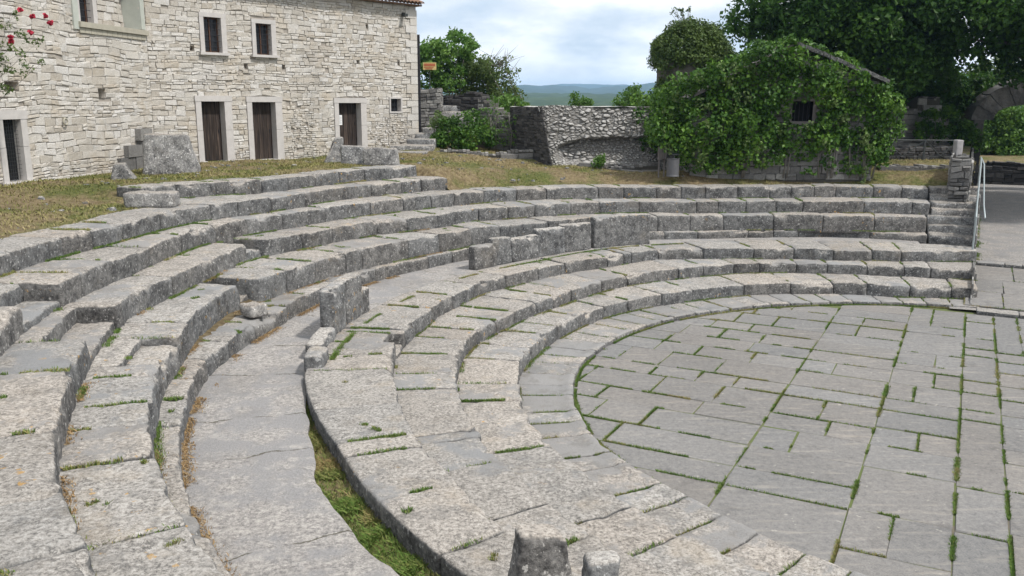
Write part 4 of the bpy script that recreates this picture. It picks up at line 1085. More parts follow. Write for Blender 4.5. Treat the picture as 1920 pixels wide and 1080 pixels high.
def stone_window(parent, fm, o, bars=(3, 5), frame=0.16, wr=0.20, n=-0.2, sill=True, mat='plaster'):
    a, b, c, d = o
    fb = MB()
    fbox(fb, fm, a - frame, a, n - 0.08, 0.06, c, d); fbox(fb, fm, b, b + wr, n - 0.08, 0.06, c, d)
    fbox(fb, fm, a - frame - 0.004, b + wr + 0.004, n - 0.08, 0.064, d, d + frame * 0.95)
    if not sill: fbox(fb, fm, a - frame, b + wr, n - 0.08, 0.062, c - 0.06, c)
    w = fb.build('window', [M[mat]], parent)
    if sill:
        sb = MB(); fbox(sb, fm, a - frame - 0.07, b + wr + 0.05, n - 0.08, 0.15, c - 0.09, c); sb.build('sill', [M['plaster']], w)
    g = MB(); fbox(g, fm, a, b, n - 0.03, n, c, d); g.build('pane', [M['glass']], w)
    sh = MB()
    if bars[0] > 1:
        for u in (a, (a + b) / 2 - 0.025, b - 0.05): fbox(sh, fm, u, u + 0.05, n + 0.002, n + 0.03, c, d)
        for zz_ in (c, d - 0.05): fbox(sh, fm, a + 0.05, b - 0.05, n + 0.002, n + 0.028, zz_, zz_ + 0.05)
        sh.build('sash', [M['sash']], w)
    gr = MB()
    for i in range(1, bars[0] + 1):
        u = a + (b - a) * i / (bars[0] + 1); fbox(gr, fm, u - 0.008, u + 0.008, -0.06, -0.044, c, d)
    for i in range(1, bars[1] + 1):
        z = c + (d - c) * i / (bars[1] + 1); fbox(gr, fm, a, b, -0.044, -0.032, z - 0.007, z + 0.007)
    gr.build('grille', [M['iron']], w)
    return w
for o in wins: stone_window(house, RW, o)
stone_window(house, RW, small, bars=(1, 1), frame=0.07, wr=0.07, sill=False)
lb = MB(); lu, lz = on_wall(753, 27, RW_O, RW_D)
fbox(lb, RW, lu - 0.04, lu + 0.04, 0.05, 0.20, lz + 0.02, lz + 0.07); fbox(lb, RW, lu - 0.09, lu + 0.09, 0.10, 0.30, lz - 0.10, lz + 0.02); lb.build('lamp', [M['metal_dark']], house)

# the house on the left, turned toward the camera
LW_D = np.array([1.1, 7.5]) / np.linalg.norm([1.1, 7.5]); LL = 11.0
LW_O = RW_O - LW_D * LL
LW = wall_map(LW_O, LW_D)
def lu_(u): return LL - u                       # u measured from the junction
hl = thing('stone_house', 'pale rubble house at the far left with a loggia ledge and a low barred doorway', 'house', (-13.0, 25.0, 3.2))
ld = (lu_(7.22), lu_(6.55), 3.33, 4.93); ldf = (ld[0] - 0.2, ld[1] + 0.24, 3.2, 5.16)
lg = (lu_(3.62), lu_(0.32), 7.68, 10.2)
h1 = (lu_(2.95), lu_(2.58), 5.49, 5.75); h2 = (lu_(6.96), lu_(6.42), 5.70, 5.89)
Hs = [ldf, lg, h1, h2]
wb = MB(); LT = 10.2
rubble(wb, LW, 0, LL, 2.85, LT, Hs, course=(0.09, 0.25), width=(0.15, 0.62), prot=(.004, .026), seed=9, zone=lambda u, z: z < 3.6)
panel(wb, LW, 0, LL, 2.8, LT, -0.025, Hs)
for h in (h1, h2): reveal(wb, LW, h, 0.01, -0.3, 0.4); panel(wb, LW, h[0], h[1], h[2], h[3], -0.3, tint=-0.5)
reveal(wb, LW, lg, 0.02, -0.66, 0.55)
lwin = (lu_(2.62), lu_(1.95), 7.72, 8.75)
lwf = (lwin[0] - 0.30, lwin[1] + 0.20, lwin[2], lwin[3] + 0.16)
LB = lambda V: LW(np.asarray(V, float) + np.array([0, -0.62, 0]))
rubble(wb, LB, lg[0], lg[1], lg[2], lg[3], [lwf], seed=12, prot=(0.02, 0.08)); panel(wb, LB, lg[0], lg[1], lg[2], lg[3], -0.025, [lwf])
wb.build('wall', [M['house']], hl)
lw_ = stone_window(hl, LB, lwin, frame=0.30, wr=0.20, sill=False, bars=(3, 4))
jb = MB(); fbox(jb, LW, lg[1] - 0.005, lg[1] + 0.22, -0.6, 0.055, 7.70, 10.15); jb.build('jamb', [M['render']], hl)
jb = MB(); fbox(jb, LW, lg[0] - 0.25, lg[0] + 0.005, -0.6, 0.055, 7.45, 10.15); jb.build('jamb', [M['render']], hl)
eb = MB(); fbox(eb, LW, lg[0] - 0.04, LL - 0.02, -0.62, 0.12, 7.52, 7.675); eb.build('ledge', [M['ledge']], hl)
cb = MB()
for i in range(13):
    u = lg[0] + i * 0.27; fbox(cb, LW, u, u + 0.255, -0.05, 0.06, 7.36, 7.515, SR.random())
cb.build('corbel_course', [M['ledge']], hl)
db = MB(); fbox(db, LW, ld[0], ld[1], -0.26, -0.2, ld[2], ld[3]); dd = db.build('doorway', [M['dark']], hl)
fb = MB()
for s, e in ((ldf[0], ld[0]), (ld[1], ldf[1])):
    fbox(fb, LW, s, e, -0.4, 0.055, 3.2, 4.2); fbox(fb, LW, s + .003, e - .003, -0.4, 0.05, 4.21, 4.93)
fbox(fb, LW, ldf[0] - 0.03, ldf[1] + 0.03, -0.4, 0.062, 4.932, 5.16); fbox(fb, LW, ldf[0] - 0.1, ldf[1] + 0.05, -0.4, 0.18, 3.16, 3.30); fb.build('door_frame', [M['plaster']], dd)
gb = MB()
for i in range(1, 8):
    u = ld[0] + (ld[1] - ld[0]) * i / 8; fbox(gb, LW, u - .005, u + .005, -0.08, -0.07, ld[2], ld[3])
for i in range(1, 16):
    z = ld[2] + (ld[3] - ld[2]) * i / 16; fbox(gb, LW, ld[0], ld[1], -0.07, -0.06, z - .004, z + .004)
gb.build('grille', [M['metal_dark']], dd)
tb = MB()
ru, rz = on_wall(118, 228, LW_O, LW_D)
c0 = LW(np.array([[ru, 0.07, rz]]))[0]
pts = [tuple(LW(np.array([[ru + 0.085 * math.cos(a), 0.085, rz + 0.085 * math.sin(a)]]))[0]) for a in np.linspace(0, 2 * math.pi, 17)]
tb.tube(pts, 0.025, 8); fbox(tb, LW, ru - 0.04, ru + 0.04, 0, 0.07, rz + 0.03, rz + 0.13); tb.build('tether_ring', [M['ledge']], hl)
# pale stack of squared blocks against the foot of the left wall
blk = MB()
for i, (u0, u1, z0, z1) in enumerate(((lu_(2.3), lu_(1.5), 3.15, 3.62), (lu_(1.48), lu_(.55), 3.15, 3.70), (lu_(1.9), lu_(1.1), 3.63, 4.0), (lu_(1.08), lu_(.2), 3.71, 4.12), (lu_(1.2), lu_(.5), 4.13, 4.5))):
    fbox(blk, LW, u0, u1, 0.0, 0.16 + 0.02 * i, z0, z1, 0.2 + 0.12 * i)
prep(blk.build('buttress', [M['ruin']], None), 'grey stack of squared stones against the left wall behind the squarish boulder', 'buttress')

# ------------------------------------------------------------------ ruined stair, walls, sign and post right of the house
stair = thing('ruined_stair', 'worn curving stone steps climbing beside the right corner of the house', 'stairs', (-3.8, 37, 3.1))
for i, (px0, px1, py, Y) in enumerate(((722, 800, 291, 35.6), (730, 812, 279, 36.6), (762, 816, 267, 37.6), (778, 822, 256, 38.6), (792, 830, 246, 39.5), (800, 842, 238, 40.4), (826, 892, 226, 42.0), (828, 884, 215, 43.0), (828, 868, 203, 44.0))):
    a = aty(px0, py, Y); b = aty(px1, py, Y)
    V, Q = box_grid(axis(b[0]-a[0], .12, .03), axis(1.15, .15, .03), axis(0.5, .08, .03)); V = round_box(V, (b[0]-a[0], 1.15, 0.5), 0.05)
    X = V + np.array([a[0], Y, a[2] - 0.36]); n = fbm(X * 3, 66); X[:, 2] += 0.04 * n; X[:, 1] += 0.06 * fbm(X * 2, 67)
    mesh_np('step', X, Q, M['boulder'], stair, smooth=True)
def ruin_wall(name, label, cat, O, O2, z0, top, thick, seed, mat='ruin', course=(.10, .22), width=(.15, .5), prot=(.02, .08), topfun=None, group=None):
    O = np.array(O[:2]); O2 = np.array(O2[:2]); d = O2 - O; L = np.linalg.norm(d); d = d / L
    fm = wall_map(O, d); mb = MB()
    tf = topfun or (lambda u: top)
    n = max(6, int(L / 0.3))
    for i in range(n):
        a, b_ = L * i / n, L * (i + 1) / n; t = tf((a + b_) / 2)
        fbox(mb, fm, a, b_ + 0.001 * (i % 2), -thick, -0.02, z0, t - 0.03, -0.5)
        V, Q = box_grid([0, .5, 1], [0, .5, 1], [0, 1]);
        for k in range(2):
            ww = (b_ - a) / 2; hh = SR.uniform(.04, .13)
            fbox(mb, fm, a + ww * k + .01, a + ww * (k + 1) - .01, -thick * SR.uniform(.9, 1.02), SR.uniform(0, .04), t - 0.06, t - 0.06 + hh, SR.random())
    rubble(mb, fm, 0, L, z0, max(tf(u) for u in np.linspace(0, L, 20)), [], course, width, prot, seed, topfun=tf)
    end = wall_map(fm(np.array([[L, 0, 0]]))[0][:2], np.array([-d[1], d[0]]))
    rubble(mb, end, 0, thick, z0, tf(L - .05), [], course, width, prot, seed + 1)
    end0 = wall_map(fm(np.array([[0, -thick, 0]]))[0][:2], np.array([d[1], -d[0]]))
    rubble(mb, end0, 0, thick, z0, tf(.05), [], course, width, prot, seed + 2)
    bk = wall_map(fm(np.array([[L, -thick, 0]]))[0][:2], -d)
    rubble(mb, bk, 0, L, z0, tf(L / 2), [], (.2, .4), (.4, .9), prot, seed + 3, topfun=lambda u: tf(L - u))
    return prep(mb.build(name, [M[mat]], None), label, cat, group)
a = aty(782, 230, 41); b = aty(827, 230, 41)
ruin_wall('stone_wall', 'square-topped grey stone wall end standing behind the house corner', 'wall', a, b, 3.6, 5.95, 0.9, 31)
a = aty(828, 200, 44.5); b = aty(902, 200, 43.5)
ruin_wall('stone_wall', 'dark broken stone wall above the top of the ruined stair', 'wall', a, b, 3.8, 5.75, 0.8, 35, 'ruin_dark', topfun=lambda u: 5.72 - 0.12 * math.sin(u * 3))
a = aty(897, 285, 40.2); b = aty(962, 290, 39.2)
ruin_wall('stone_wall', 'low sloping rubble wall descending behind the saplings', 'wall', a, b, 2.9, 5.6, 0.7, 39, 'ruin', topfun=lambda u: 5.55 - 0.55 * u)
a = aty(818, 297, 36.6); b = aty(1000, 296, 36.9)
ruin_wall('stone_kerb', 'low broken line of pale edging stones in the grass below the shrub', 'stone edging', a, b, 2.9, 3.35, 0.6, 43, 'ruin', course=(.2, .28), width=(.4, .9), topfun=lambda u: 3.36 + 0.09 * math.sin(u * 2.1))
# sign on a post and dark post at the corner
pb = MB(); c = aty(783.5, 65, 40.4); w = 0.075
pb.box(c[0] - w, c[0] + w, 40.33, 40.47, 3.5, c[2]); prep(pb.build('timber_post', [M['iron']], None), 'tall dark square post standing against the right corner of the house', 'post')
a = aty(793, 117, 41.4); b = aty(818, 131, 41.4)
sg = thing('warning_sign', 'small yellow notice board with red lettering by the house corner', 'sign', (0.5*(a[0]+b[0]), 41.4, 4.4))
s1 = MB(); s1.box(a[0], b[0], 41.40, 41.43, b[2], a[2]); bd = s1.build('board', [M['yellow']], sg)
s2 = MB(); zt_ = a[2] - 0.035; x = a[0] + 0.06
s2.box(a[0] + .05, b[0] - .05, 41.392, 41.397, zt_ - .13, zt_ - .012)
for r_ in range(2):
    x = a[0] + 0.05 + .06 * r_
    while x < b[0] - 0.12 - .05 * r_:
        wl = SR.uniform(.025, .05); s2.box(x, x + wl, 41.393, 41.398, zt_ - .21 - .06 * r_, zt_ - .165 - .06 * r_); x += wl + .012
s2.build('lettering', [M['red']], bd)
s3 = MB(); s3.box(0.5*(a[0]+b[0]) - .02, 0.5*(a[0]+b[0]) + .02, 41.43, 41.47, 4.2, b[2] + .2); s3.build('pole', [M['metal_dark']], sg)

# big ruined wall: leaning rubble face, dark coursed end, undercut hollow
ruin = thing('ruined_wall', 'massive broken Roman wall with leaning rubble face and a dark coursed end', 'ruin', (3.6, 36, 2.8))
NU, NV = 190, 110
us = np.linspace(0, 1, NU); vs = np.linspace(0, 1, NV)
V = []
for u in us:
    for v in vs:
        xb = 1.54 + (6.6 - 1.54) * u; xt = 1.02 + (6.6 - 1.02) * u
        zb = 2.90 - 0.22 * u; ztop = 5.24 + 0.05 * math.sin(u * 9)
        vv = v
        x = xb + (xt - xb) * vv; z = zb + (ztop - zb) * vv
        y = 35.5 + (0.95 * vv ** 0.9) - 0.0 * u
        hx = (u - 0.62) / 0.58; arch = 0.18 + 0.36 * math.sqrt(max(0, 1 - hx * hx))
        if u > 0.04:
            t = np.clip((arch - v) / 0.05, 0, 1); lowf = np.clip(v / 0.12, 0.15, 1)
            y += 0.55 * t * lowf * np.clip((u - 0.04) / 0.12, 0, 1)
        V.append((x, y, z))
V = np.array(V)
d1, d2, idv = cellular(V * np.array([4.4, 3.0, 8.5]), 3)
e1, e2, id2 = cellular(V * np.array([7.5, 4.0, 12.0]), 5)
pl = np.clip((d2 - d1) * 3.2, 0, 1); pe = np.clip((e2 - e1) * 3.0, 0, 1)
big = fbm(V * 0.9, 79) > 0.0
V[:, 1] -= np.where(big, 0.13 * pl * (0.25 + idv), 0.09 * pe * (0.25 + id2)) - 0.05
V[:, 1] += 0.12 * fbm(V * 1.1, 71)
V[:, 2] += 0.04 * fbm(V * 6, 72)
tint = np.where(big, np.where(pl < 0.4, -0.12, 0.1 + 0.85 * idv), np.where(pe < 0.4, -0.12, 0.1 + 0.85 * id2))
front = mesh_np('rubble_face', V, grid_faces(NU, NV)[:, ::-1], M['ruin_pale'], ruin, tint=tint, smooth=False)
fm = wall_map((-0.12, 39.2), np.array([1.2, -2.8]))
Le = math.hypot(1.3, 2.95)
mb = MB()
def skew(V):                                   # the end face leans with the rubble
    V = np.asarray(V, float).copy(); f = V[:, 0] / Le
    V[:, 0] = V[:, 0] + f * (5.24 - V[:, 2]) * 0.46
    return fm(V)
rubble(mb, skew, 0, Le, 2.75, 5.2, [], (.10, .13), (.16, .26), (.01, .03), 51, warp=0.0)
panel(mb, skew, 0, Le, 2.6, 5.2, -0.02)
mb.build('end_face', [M['ruin_dark']], ruin)  # end turned from the sun: its shade is in this darker colour
tv = []
for u in np.linspace(0, 1, 40):
    for w in np.linspace(0, 1, 14):
        x = (1.05 + 5.55 * u) * (1 - w) + (-0.15 + 6.8 * u) * w; y = 36.42 + 2.9 * w
        tv.append((x, y, 5.22 + 0.02 * u))
tv = np.array(tv); tv[:, 2] += 0.07 * fbm(tv * 2, 74) + 0.03 * fbm(tv * 7, 75)
mesh_np('wall_top', tv, grid_faces(40, 14)[:, ::-1], M['ruin_pale'], ruin, tint=0.8 + 0.2 * fbm(tv * 3, 76))
bk = MB(); bk.box(-0.1, 6.7, 39.25, 39.35, 2.5, 5.2, 0.3); bk.build('rear_face', [M['ruin']], ruin)
a = aty(1085, 318, 34.9); b = aty(1235, 324, 34.7)
ruin_wall('stone_kerb', 'low ledge of flat broken slabs along the foot of the massive ruined wall', 'stone edging', a, b, 2.6, 3.0, 0.7, 47, 'ruin', course=(.10, .15), width=(.3, .9), topfun=lambda u: 2.98 + 0.06 * math.sin(u * 2.7))

# ------------------------------------------------------------------ foliage
def leaves(name, lumps, n_per_m2, size, mat, parent=None, seed=1, shell=(0.72, 1.06), droop=0.0, flat=0.5, aspect=0.62, zmin=None, cut=None):
    """leaf-sized bent quads spread through the outer shell of many lumps (cx,cy,cz,rx,ry,rz)"""
    rg = np.random.default_rng(seed)
    Ps = []; Ns = []; Ts = []
    for (x, y, z, a, b, c) in lumps:
        area = 4 * math.pi * ((a*b) ** 1.6 / 3 + (a*c) ** 1.6 / 3 + (b*c) ** 1.6 / 3) ** (1 / 1.6)
        n = max(6, int(area * n_per_m2))
        d = rg.normal(size=(n, 3)); d /= np.linalg.norm(d, axis=1, keepdims=True)
        r = rg.uniform(shell[0], shell[1], n) ** 0.7
        Ps.append(np.array([x, y, z]) + d * r[:, None] * np.array([a, b, c]))
        nn = d / np.array([a, b, c]); Ns.append(nn / np.linalg.norm(nn, axis=1, keepdims=True))
        Ts.append(np.clip(rg.normal(0.5, 0.22, n) + rg.normal(0, 0.12), 0, 1))
    P = np.concatenate(Ps); Nn = np.concatenate(Ns); T = np.concatenate(Ts)
    if zmin is not None:
        k = P[:, 2] > zmin; P, Nn, T = P[k], Nn[k], T[k]
    if cut is not None:
        k = ~cut(P); P, Nn, T = P[k], Nn[k], T[k]
    n = len(P)
    Nn = Nn * flat + rg.normal(size=(n, 3)) * (1 - flat) + np.array([0, 0, 0.25])
    Nn /= np.linalg.norm(Nn, axis=1, keepdims=True)
    t = rg.normal(size=(n, 3)) + np.array([0, 0, -droop * 2]); t -= Nn * (t * Nn).sum(1, keepdims=True); t /= np.linalg.norm(t, axis=1, keepdims=True)
    s = np.cross(Nn, t)
    L = size * rg.uniform(0.4, 1.5, n)[:, None]; Wd = L * aspect * rg.uniform(0.8, 1.2, n)[:, None]
    fold = Nn * L * 0.12
    V = np.stack([P - t * L * .5, P + s * Wd * .5 + fold - t * L * 0.05, P + t * L * .5, P - s * Wd * .5 + fold - t * L * 0.05], 1).reshape(-1, 3)
    F = np.arange(n * 4).reshape(n, 4)
    return mesh_np(name, V, F, mat, parent, tint=np.repeat(T, 4))

def crown_lumps(c, R, n, seed, lump=(0.16, 0.30), shell=0.55, squash=0.8, keep=None):
    rs = random.Random(seed); out = []
    while len(out) < n:
        d = [rs.gauss(0, 1) for _ in range(3)]; l = math.sqrt(sum(q*q for q in d)); r = rs.uniform(shell, 1.0)
        p = [c[i] + d[i] / l * r * R[i] for i in range(3)]
        if keep and not keep(p): continue
        q = rs.uniform(*lump) * sum(R) / 3
        out.append((p[0], p[1], p[2], q, q, q * squash))
    return out
def limbs(mb, base, top, r0, targets, seed, n=4):
    rs = random.Random(seed); base = Vector(base); top = Vector(top)
    pts = [base.lerp(top, k / n) + Vector((rs.uniform(-.12, .12), rs.uniform(-.12, .12), 0)) * (k > 0) for k in range(n + 1)]
    mb.tube(pts, [r0 * (1 - 0.55 * k / n) for k in range(n + 1)], 9)
    for t in targets:
        k = rs.uniform(0.45, 1.0); i = min(n - 1, int(k * n)); s = pts[i].lerp(pts[i+1], k * n - i)
        e = Vector(t[:3]); m = s.lerp(e, 0.5) + Vector((rs.uniform(-.2, .2), rs.uniform(-.2, .2), rs.uniform(0, .35)))
        rr = r0 * (1 - .55 * k) * 0.5
        mb.tube([s, s.lerp(m, .5) + Vector((0, 0, .05)), m, m.lerp(e, .5), e], [rr, rr * .8, rr * .55, rr * .35, rr * .12], 6)
def tree(name, label, cat, base, c, R, nl, dens, size, mat, seed, r0=0.25, group=None, lump=(.16, .30), shell=0.45, extra=(), nlimb=14, keep=None, squash=0.8, bark='bark', flat=0.4):
    root = thing(name, label, cat, base, group)
    L = crown_lumps(c, R, nl, seed, lump, shell, squash, keep) + list(extra)
    mb = MB(); rs = random.Random(seed + 5)
    limbs(mb, base, (c[0], c[1], c[2] + R[2] * 0.2), r0, rs.sample(L, min(nlimb, len(L))), seed)
    mb.build('trunk', [M[bark]], root, smooth=True)
    leaves('crown', L, dens, size, M[mat], root, seed, shell=(0.35, 1.1), flat=flat)
    return root

# ivy-covered hut
HZ = 2.82
hut = thing('ivy_hut', 'small gabled stone hut swallowed in ivy, with one dark square window', 'hut', (10, 34.5, HZ))
hx0, hx1, hy0, hy1 = 6.6, 13.3, 32.75, 37.6
PK = (10.15, 7.45); EL, ER = 5.55, 6.25
hwin = (10.22, 10.98, 4.78, 5.50)
HF = wall_map((hx0, hy0), np.array([1.0, 0.0]))
hw = (hwin[0] - hx0, hwin[1] - hx0, hwin[2], hwin[3])
mb = MB()
def gable(u): x = u + hx0; return EL + (PK[1] - EL) * (x - hx0) / (PK[0] - hx0) if x < PK[0] else PK[1] + (ER - PK[1]) * (x - PK[0]) / (hx1 - PK[0])
rubble(mb, HF, 0, hx1 - hx0, HZ - 0.2, 7.4, [(hw[0] - .12, hw[1] + .12, hw[2] - .14, hw[3] + .12)], (.16, .30), (.3, .7), (.01, .05), 61, topfun=gable)
for i in range(34):
    u0 = (hx1 - hx0) * i / 34; u1 = (hx1 - hx0) * (i + 1) / 34
    panel(mb, HF, u0, u1, HZ - 0.3, gable((u0 + u1) / 2), -0.03, [hw])
reveal(mb, HF, hw, 0.0, -0.4, 0.3)
for x in (hx0, hx1):
    sd = wall_map((x, hy1 if x == hx0 else hy0), np.array([0, -1.0 if x == hx0 else 1.0]))
    rubble(mb, sd, 0, hy1 - hy0, HZ - .2, EL if x == hx0 else ER, [], (.16, .30), (.3, .7), (.01, .05), 63); panel(mb, sd, 0, hy1 - hy0, HZ - .3, EL if x == hx0 else ER, -.03)
mb.build('wall', [M['ruin']], hut)
wb = MB()
for a_, b_, c_, d_ in ((hw[0] - .13, hw[0], hw[2], hw[3]), (hw[1], hw[1] + .13, hw[2], hw[3]), (hw[0] - .2, hw[1] + .2, hw[3], hw[3] + .14), (hw[0] - .2, hw[1] + .2, hw[2] - .13, hw[2])):
    fbox(wb, HF, a_, b_, -.3, .05, c_, d_)
wf = wb.build('window', [M['board']], hut)
pb = MB(); fbox(pb, HF, hw[0], hw[1], -.42, -.38, hw[2], hw[3]); pb.build('pane', [M['dark']], wf)
gb = MB()
for k in range(1, 5): u = hw[0] + (hw[1] - hw[0]) * k / 5; fbox(gb, HF, u - .008, u + .008, -.12, -.10, hw[2], hw[3])
gb.build('grille', [M['iron']], wf)
rb = MB()
for (xa, za, xb, zb_) in ((hx0 - .4, EL - .18, PK[0], PK[1]), (PK[0], PK[1], hx1 + .35, ER - .12)):
    rb.add([(xa, hy0 - .15, za + .05), (xb, hy0 - .15, zb_ + .05), (xb, hy1 + .2, zb_ + .05), (xa, hy1 + .2, za + .05), (xa, hy0 - .15, za + .15), (xb, hy0 - .15, zb_ + .15), (xb, hy1 + .2, zb_ + .15), (xa, hy1 + .2, za + .15)], [(3, 2, 1, 0), (4, 5, 6, 7), (0, 1, 5, 4), (1, 2, 6, 5), (2, 3, 7, 6), (3, 0, 4, 7)], .5)
rf_ = rb.build('roof', [M['board']], hut)
vb = MB()                                        # verge stones showing along the right slope
k = 0.02
while k < 0.97:
    w = SR.uniform(.07, .12); k2 = min(k + w, 1)
    xa, xb = PK[0] + (hx1 + .25 - PK[0]) * k, PK[0] + (hx1 + .25 - PK[0]) * k2
    za, zb_ = PK[1] + (ER - .1 - PK[1]) * k, PK[1] + (ER - .1 - PK[1]) * k2
    o = SR.uniform(-.03, .03)
    vb.add([(xa, hy0 - .34, za + .02 + o), (xb - .02, hy0 - .34, zb_ + .02 + o), (xb - .02, hy0 + .1, zb_ + .02 + o), (xa, hy0 + .1, za + .02 + o), (xa, hy0 - .36, za + .17 + o), (xb - .02, hy0 - .36, zb_ + .15 + o), (xb - .02, hy0 + .1, zb_ + .15 + o), (xa, hy0 + .1, za + .17 + o)], [(3, 2, 1, 0), (4, 5, 6, 7), (0, 1, 5, 4), (1, 2, 6, 5), (2, 3, 7, 6), (3, 0, 4, 7)], SR.random())
    k = k2
vb.build('verge_stones', [M['slab']], rf_)
poly = [(1212, 205), (1238, 182), (1262, 152), (1300, 132), (1360, 112), (1420, 92), (1485, 84), (1545, 118), (1640, 152), (1672, 168), (1692, 195), (1688, 240), (1668, 282), (1648, 312), (1600, 328), (1585, 318), (1545, 322), (1515, 332), (1495, 326), (1450, 322), (1395, 322), (1380, 322), (1290, 322), (1275, 275), (1215, 275)]
def inpoly(x, y, P):
    c = False; j = len(P) - 1
    for i in range(len(P)):
        if (P[i][1] > y) != (P[j][1] > y) and x < (P[j][0] - P[i][0]) * (y - P[i][1]) / (P[j][1] - P[i][1]) + P[i][0]: c = not c
        j = i
    return c
IR = random.Random(77); IL = []
for gx in range(1212, 1700, 17):
    for gy in range(86, 330, 17):
        x = gx + IR.uniform(-8, 8); y = gy + IR.uniform(-8, 8)
        if not inpoly(x, y, poly): continue
        if 1484 < x < 1536 and 184 < y < 238: continue
        if 1490 < x < 1534 and 238 < y < 300 and IR.random() < .55: continue
        if 1540 < x < 1640 and y > 285 and IR.random() < .35: continue
        if 1380 < x < 1500 and y > 285 and IR.random() < .4: continue
        gn = float(fbm(np.array([[x * .022, y * .022, .5]]), 211, 2)[0])
        if gn < -.30 and IR.random() < (.6 if 1400 < x < 1570 else .15): continue
        p = aty(x, y, 32.45 - .9 * max(gn, -.2) + IR.uniform(-.2, .18))
        r = IR.uniform(.16, .44)
        IL.append((p[0], p[1], p[2], r, r * .8, r * .9))
for k in range(46):                              # over the roof and the right side
    x = IR.uniform(hx0 - .3, PK[0] + 0.2); y = IR.uniform(hy0 + .3, hy1); z = EL + (PK[1] - EL) * (x - hx0) / (PK[0] - hx0) + .15
    r = IR.uniform(.3, .6); IL.append((x, y, z, r, r, r * .6))
for k in range(34):
    y = IR.uniform(hy0, hy1); z = IR.uniform(3.4, 6.3); r = IR.uniform(.3, .6); IL.append((hx1 + .35, y, z, r * .8, r, r))
for k in range(16):
    x = IR.uniform(PK[0], hx1 + .3); y = IR.uniform(hy0 + .7, hy1); z = PK[1] + (ER - PK[1]) * (x - PK[0]) / (hx1 - PK[0]) + .2; r = IR.uniform(.25, .5); IL.append((x, y, z, r, r, r * .6))
for k in range(26):
    x = IR.uniform(hx0 - 1.4, hx0); y = IR.uniform(hy0 + .2, hy1); z = IR.uniform(3.9, 5.6); r = IR.uniform(.35, .6); IL.append((x, y, z, r, r, r))
for k in range(26):
    x = IR.uniform(9.2, 12.9); z = (PK[1] + (ER - PK[1]) * max(0, x - PK[0]) / (hx1 - PK[0])) + IR.uniform(-.05, .3); IL.append((x, hy0 + IR.uniform(-.25, .6), z, .22, .2, .2))
def ivycut(P):
    return (P[:, 1] < hy0 + .3) & (((P[:, 0] > hwin[0] - .06) & (P[:, 0] < hwin[1] + .1) & (P[:, 2] > hwin[2] - .1) & (P[:, 2] < hwin[3] - .02 + 0.12 * np.sin(P[:, 0] * 17))) |
        ((P[:, 0] > PK[0] + .1) & (P[:, 0] < hx1 - .1) & (np.abs(P[:, 2] - (PK[1] + .13 + (ER - .1 - PK[1]) * (P[:, 0] - PK[0]) / (hx1 + .25 - PK[0]))) < .12) & (np.abs(P[:, 0] - 12.25) > .3) & (np.sin(P[:, 0] * 5.1) < .75)))
leaves('ivy', IL, 78, 0.135, M['ivy'], hut, 5, shell=(0.45, 1.18), droop=0.5, flat=0.45, aspect=.8, zmin=HZ + .05, cut=ivycut)
YL = []
for k in range(60):
    q = IR.choice(IL[:250]); YL.append((q[0] + IR.uniform(-.2, .2), q[1] - .25, q[2] + IR.uniform(-.2, .2), .16, .12, .2))
leaves('ivy_sprays', YL, 60, .12, M['pale'], hut, 55, shell=(.4, 1.1), droop=.6, flat=.4)
sb = MB()
for k in range(16):
    px = IR.choice([1392, 1400, 1470, 1530, 1552, 1560, 1590, 1612, 1622, 1636]) + IR.uniform(-8, 8); a = aty(px, 326, 32.6); b = aty(px + IR.uniform(-22, 22), IR.uniform(225, 270), 32.62)
    m = (np.array(a) + b) / 2 + np.array([IR.uniform(-.2, .2), -.05, 0]); sb.tube([(a[0], a[1], HZ - .1), tuple(m), tuple(b)], [.035, .025, .012], 6)
prep(sb.build('ivy_stems', [M['twig']], hut, smooth=True), kind='stuff')
# ivy-capped tower stump behind the hut
tw = thing('ivy_tower', 'round-topped ruin stump capped with dull olive ivy behind the hut', 'ruin', (7.4, 38.2, 2.9))
mb = MB(); R_ = 1.28
for k in range(20):
    a0, a1 = 2 * math.pi * k / 20, 2 * math.pi * (k + 1) / 20
    O = (7.4 + R_ * math.cos(a1), 38.2 + R_ * math.sin(a1)); E_ = (7.4 + R_ * math.cos(a0), 38.2 + R_ * math.sin(a0))
    f = wall_map(O, np.array(E_) - np.array(O)); l = math.dist(O, E_)
    rubble(mb, f, 0, l, 2.6, 7.3, [], (.16, .26), (.2, .4), (.01, .06), 90 + k); panel(mb, f, 0, l, 2.5, 7.3, -.03)
mb.build('wall', [M['ruin']], tw)
TL = []
for k in range(150):
    a = IR.uniform(0, 2 * math.pi); ph = math.asin(IR.uniform(-.1, 1)); r = IR.uniform(.25, .42)
    TL.append((7.5 + 1.5 * math.cos(ph) * math.cos(a), 38.2 + 1.35 * math.cos(ph) * math.sin(a), 7.15 + 1.4 * math.sin(ph), r, r, r))
for k in range(22):
    TL.append((6.15 + IR.uniform(-.1, .5), 37.3 + IR.uniform(-.2, .3), IR.uniform(4.5, 7), .25, .25, .35))
leaves('ivy', TL, 150, 0.10, M['ivy_dull'], tw, 8, shell=(.4, 1.08), droop=.6, flat=.6)

